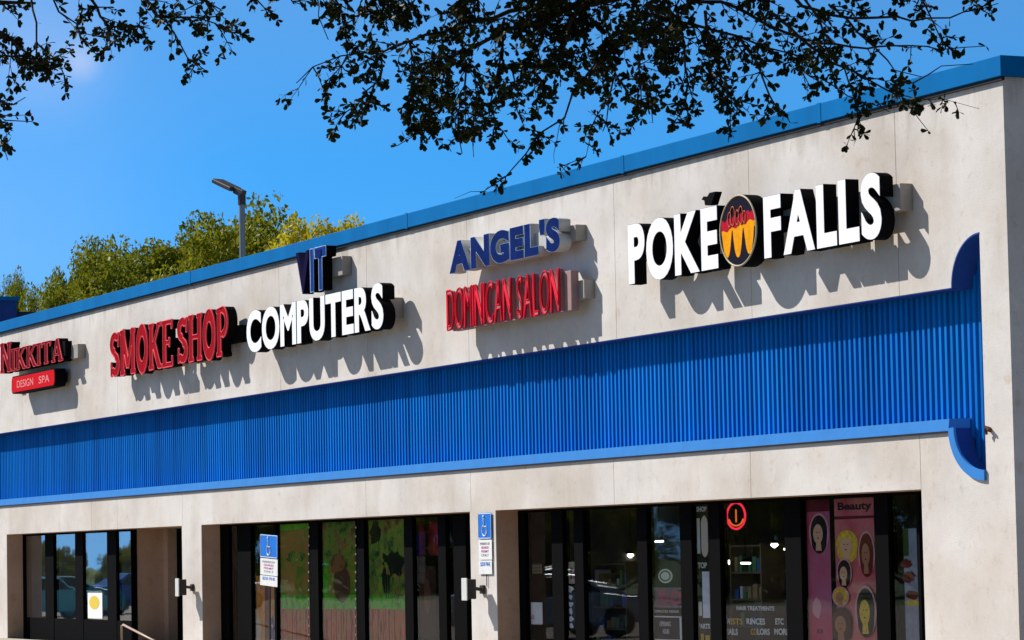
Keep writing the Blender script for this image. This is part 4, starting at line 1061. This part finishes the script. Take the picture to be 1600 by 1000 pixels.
# centre, main limb
B_([(1300, -160), (1100, -60), (950, -20), (820, 12), (720, 40), (640, 62), (600, 80), (535, 86), (490, 106), (463, 130)], .026, .002, 34, .2, 3)
B_([(1300, -140), (1100, -30), (900, 10), (760, 60), (700, 90)], .035, .006, 30, .22, 4)
B_([(395, -10), (415, 12), (428, 18)], .004, .002, 5, .08, 3)
B_([(440, -20), (460, 5), (475, 8)], .004, .002, 4, .08, 3)
B_([(490, -20), (500, 25), (513, 62)], .004, .002, 1, .06, 2, leafy=.3)
B_([(500, -20), (525, 8), (555, 20)], .005, .002, 9, .1, 3)
B_([(520, -10), (540, 30), (535, 52)], .005, .002, 12, .1, 3)
B_([(575, -20), (590, 15), (600, 35)], .006, .003, 22, .14, 4)
B_([(620, -30), (640, 5), (655, 20)], .006, .003, 18, .14, 4)
B_([(545, 86), (520, 120), (503, 155)], .004, .002, 14, .09, 3)
B_([(600, 80), (590, 125), (560, 160), (515, 190)], .005, .002, 18, .10, 3)
B_([(585, 130), (575, 160), (545, 198)], .004, .002, 10, .08, 3)
B_([(640, 65), (650, 110), (640, 150), (628, 170)], .005, .002, 22, .12, 4)
B_([(690, 50), (680, 110), (665, 150), (655, 170)], .006, .002, 30, .13, 4)
B_([(700, 100), (690, 160), (660, 205), (620, 228)], .005, .002, 26, .12, 4)
B_([(720, 60), (730, 130), (715, 190), (722, 240)], .006, .002, 30, .13, 4)
B_([(740, 110), (755, 165), (735, 215), (740, 245)], .004, .002, 14, .1, 3)
B_([(790, 30), (780, 100), (765, 160), (775, 215)], .006, .002, 30, .13, 4)
B_([(800, 100), (800, 150), (818, 195)], .005, .002, 14, .11, 3)
B_([(860, 0), (845, 60), (835, 110), (850, 150)], .006, .002, 34, .15, 4)
B_([(930, -30), (900, 30), (880, 70), (875, 110)], .009, .003, 44, .17, 5)
B_([(900, -30), (860, 10), (820, 40)], .009, .003, 36, .17, 5)
B_([(1000, -30), (985, 25), (970, 65), (935, 97), (915, 130)], .016, .005, 26, .16, 4)
B_([(935, 97), (895, 140), (880, 182), (845, 210), (820, 240), (790, 278), (757, 298)], .006, .002, 7, .06, 3, leafy=.35, spread=.1)
B_([(790, 278), (775, 290), (757, 298)], .002, .0015, 4, .04, 3, leafy=1.2, spread=.1)
B_([(845, 208), (838, 216), (822, 240)], .003, .002, 6, .06, 3, leafy=1.2, spread=.1)
B_([(757, 298), (735, 304), (710, 310)], .0018, .001, 0, .04, 1, leafy=.1, spread=.05)
B_([(935, 97), (945, 150), (925, 200), (915, 245), (870, 262)], .004, .0015, 9, .07, 3, leafy=.3)
B_([(880, 182), (868, 220), (866, 255)], .002, .001, 0, .05, 1, leafy=0)
B_([(840, 130), (840, 165), (842, 180)], .003, .002, 5, .06, 3)
B_([(940, -20), (950, 60), (960, 110), (950, 170), (942, 205)], .008, .002, 30, .14, 4)
B_([(1010, 0), (1005, 70), (1000, 130), (1010, 180)], .008, .002, 40, .15, 4)
B_([(1000, 120), (1020, 160), (1020, 192)], .004, .002, 10, .09, 3)
B_([(1060, 10), (1070, 80), (1075, 130), (1060, 180), (1075, 200)], .008, .002, 34, .15, 4)
B_([(1040, -20), (1030, 40), (1035, 100)], .008, .003, 34, .15, 4)
B_([(1100, 20), (1120, 90), (1130, 140), (1170, 175)], .008, .002, 30, .14, 4)
B_([(1130, 120), (1140, 180), (1138, 222)], .004, .002, 9, .08, 3)
B_([(1160, 60), (1190, 110), (1200, 150), (1235, 192)], .007, .002, 24, .12, 3)
B_([(750, -30), (730, 10), (700, 25)], .009, .004, 30, .16, 4)
B_([(1000, 20), (1080, 40), (1150, 55), (1200, 75), (1260, 90)], .010, .003, 30, .15, 3)
# right, airy
B_([(1200, -60), (1250, 10), (1300, 25), (1400, 28), (1480, 28), (1560, 5)], .010, .002, 20, .10, 2, leafy=.5)
B_([(1050, -10), (1150, 12), (1250, 58), (1330, 75), (1400, 72), (1470, 78), (1540, 72)], .010, .002, 24, .11, 2, leafy=.5)
B_([(1200, 20), (1250, 60), (1300, 100), (1330, 112), (1390, 140), (1430, 128), (1470, 105), (1520, 100)], .008, .002, 24, .10, 3, leafy=.5)
B_([(1300, 10), (1340, 50), (1370, 75), (1400, 110), (1440, 120)], .006, .002, 14, .1, 3, leafy=.5)
B_([(1420, -30), (1450, 20), (1470, 60), (1500, 90)], .006, .002, 14, .1, 3, leafy=.5)
B_([(1240, -30), (1280, 30), (1290, 70), (1310, 95)], .007, .002, 18, .11, 3)
B_([(1320, 110), (1335, 150), (1340, 180), (1336, 222)], .004, .002, 14, .08, 3)
B_([(1250, 110), (1300, 135), (1350, 160), (1390, 175)], .004, .002, 10, .08, 3, leafy=.6)
B_([(1400, 140), (1425, 170), (1450, 204)], .003, .0015, 9, .05, 3)
B_([(1400, 145), (1450, 155), (1490, 158), (1530, 170)], .003, .001, 9, .045, 2, leafy=.7)
B_([(1180, -40), (1200, 10), (1190, 45)], .008, .003, 24, .14, 3)
B_([(1340, -30), (1330, 20), (1345, 40)], .006, .002, 8, .1, 3)
# trunk outside the picture, limbs, and the crown overhead that shades the hanging twigs
tb = atd(2500, 500, 13); base = Vector((tb.x, tb.y, 0))
tk = MB(); jn = base+Vector((-.2, -.1, 3.4))
tk.tube([base, base+Vector((.05, .05, 1.2)), base+Vector((-.05, 0, 2.4)), jn], [.42, .33, .29, .27], 12)
for P in ([(1300, -150, 14), (1650, -330, 13.8)], [(1200, -60, 14), (1600, -260, 13.5)], [(-60, -30, 14), (500, -300, 14.2), (1300, -420, 14)], [(125, -30, 14), (600, -260, 14)], [(1000, -30, 14), (1350, -220, 13.8)], [(600, -420, 12.5), (1300, -430, 13)], [(300, -520, 15), (1100, -520, 14)]):
    pts = [atd(*q) for q in P] + [jn+Vector((0, 0, .9)), jn]; rr0 = [.02, .05, .09, .13, .18]
    tk.tube(pts, rr0[-len(pts):], 8, cap=False)
tk.build('trunk', BARK, oak, smooth=True)
cc = MB()
for i in range(15000):
    a = rd.uniform(0, 2*math.pi); r_ = 5.4*math.sqrt(rd.random())
    c0 = atd(950, 500, 14); dx, dy = r_*math.cos(a), r_*math.sin(a)
    px_ = c0.x+dx-.6; py_ = c0.y+dy-.5
    dep = (Vector((px_, py_, 0))-Vector((CAM.x, CAM.y, 0))).length
    zlow = 1.9+dep*(.0717+.0985)+.38
    z = zlow + abs(rd.gauss(0, 1))*1.3*math.sqrt(max(.05, 1-(r_/5.6)**2))
    quad_leaf(cc, Vector((px_, py_, z)), rd.uniform(.05, .11), rd, .5)
cc.build('upper_crown', LEAF_F, oak, fix=False)
br.build('twigs', BARK, oak, fix=False, smooth=True); lf.build('leaves', LEAF_F, oak, fix=False)
settle(oak)
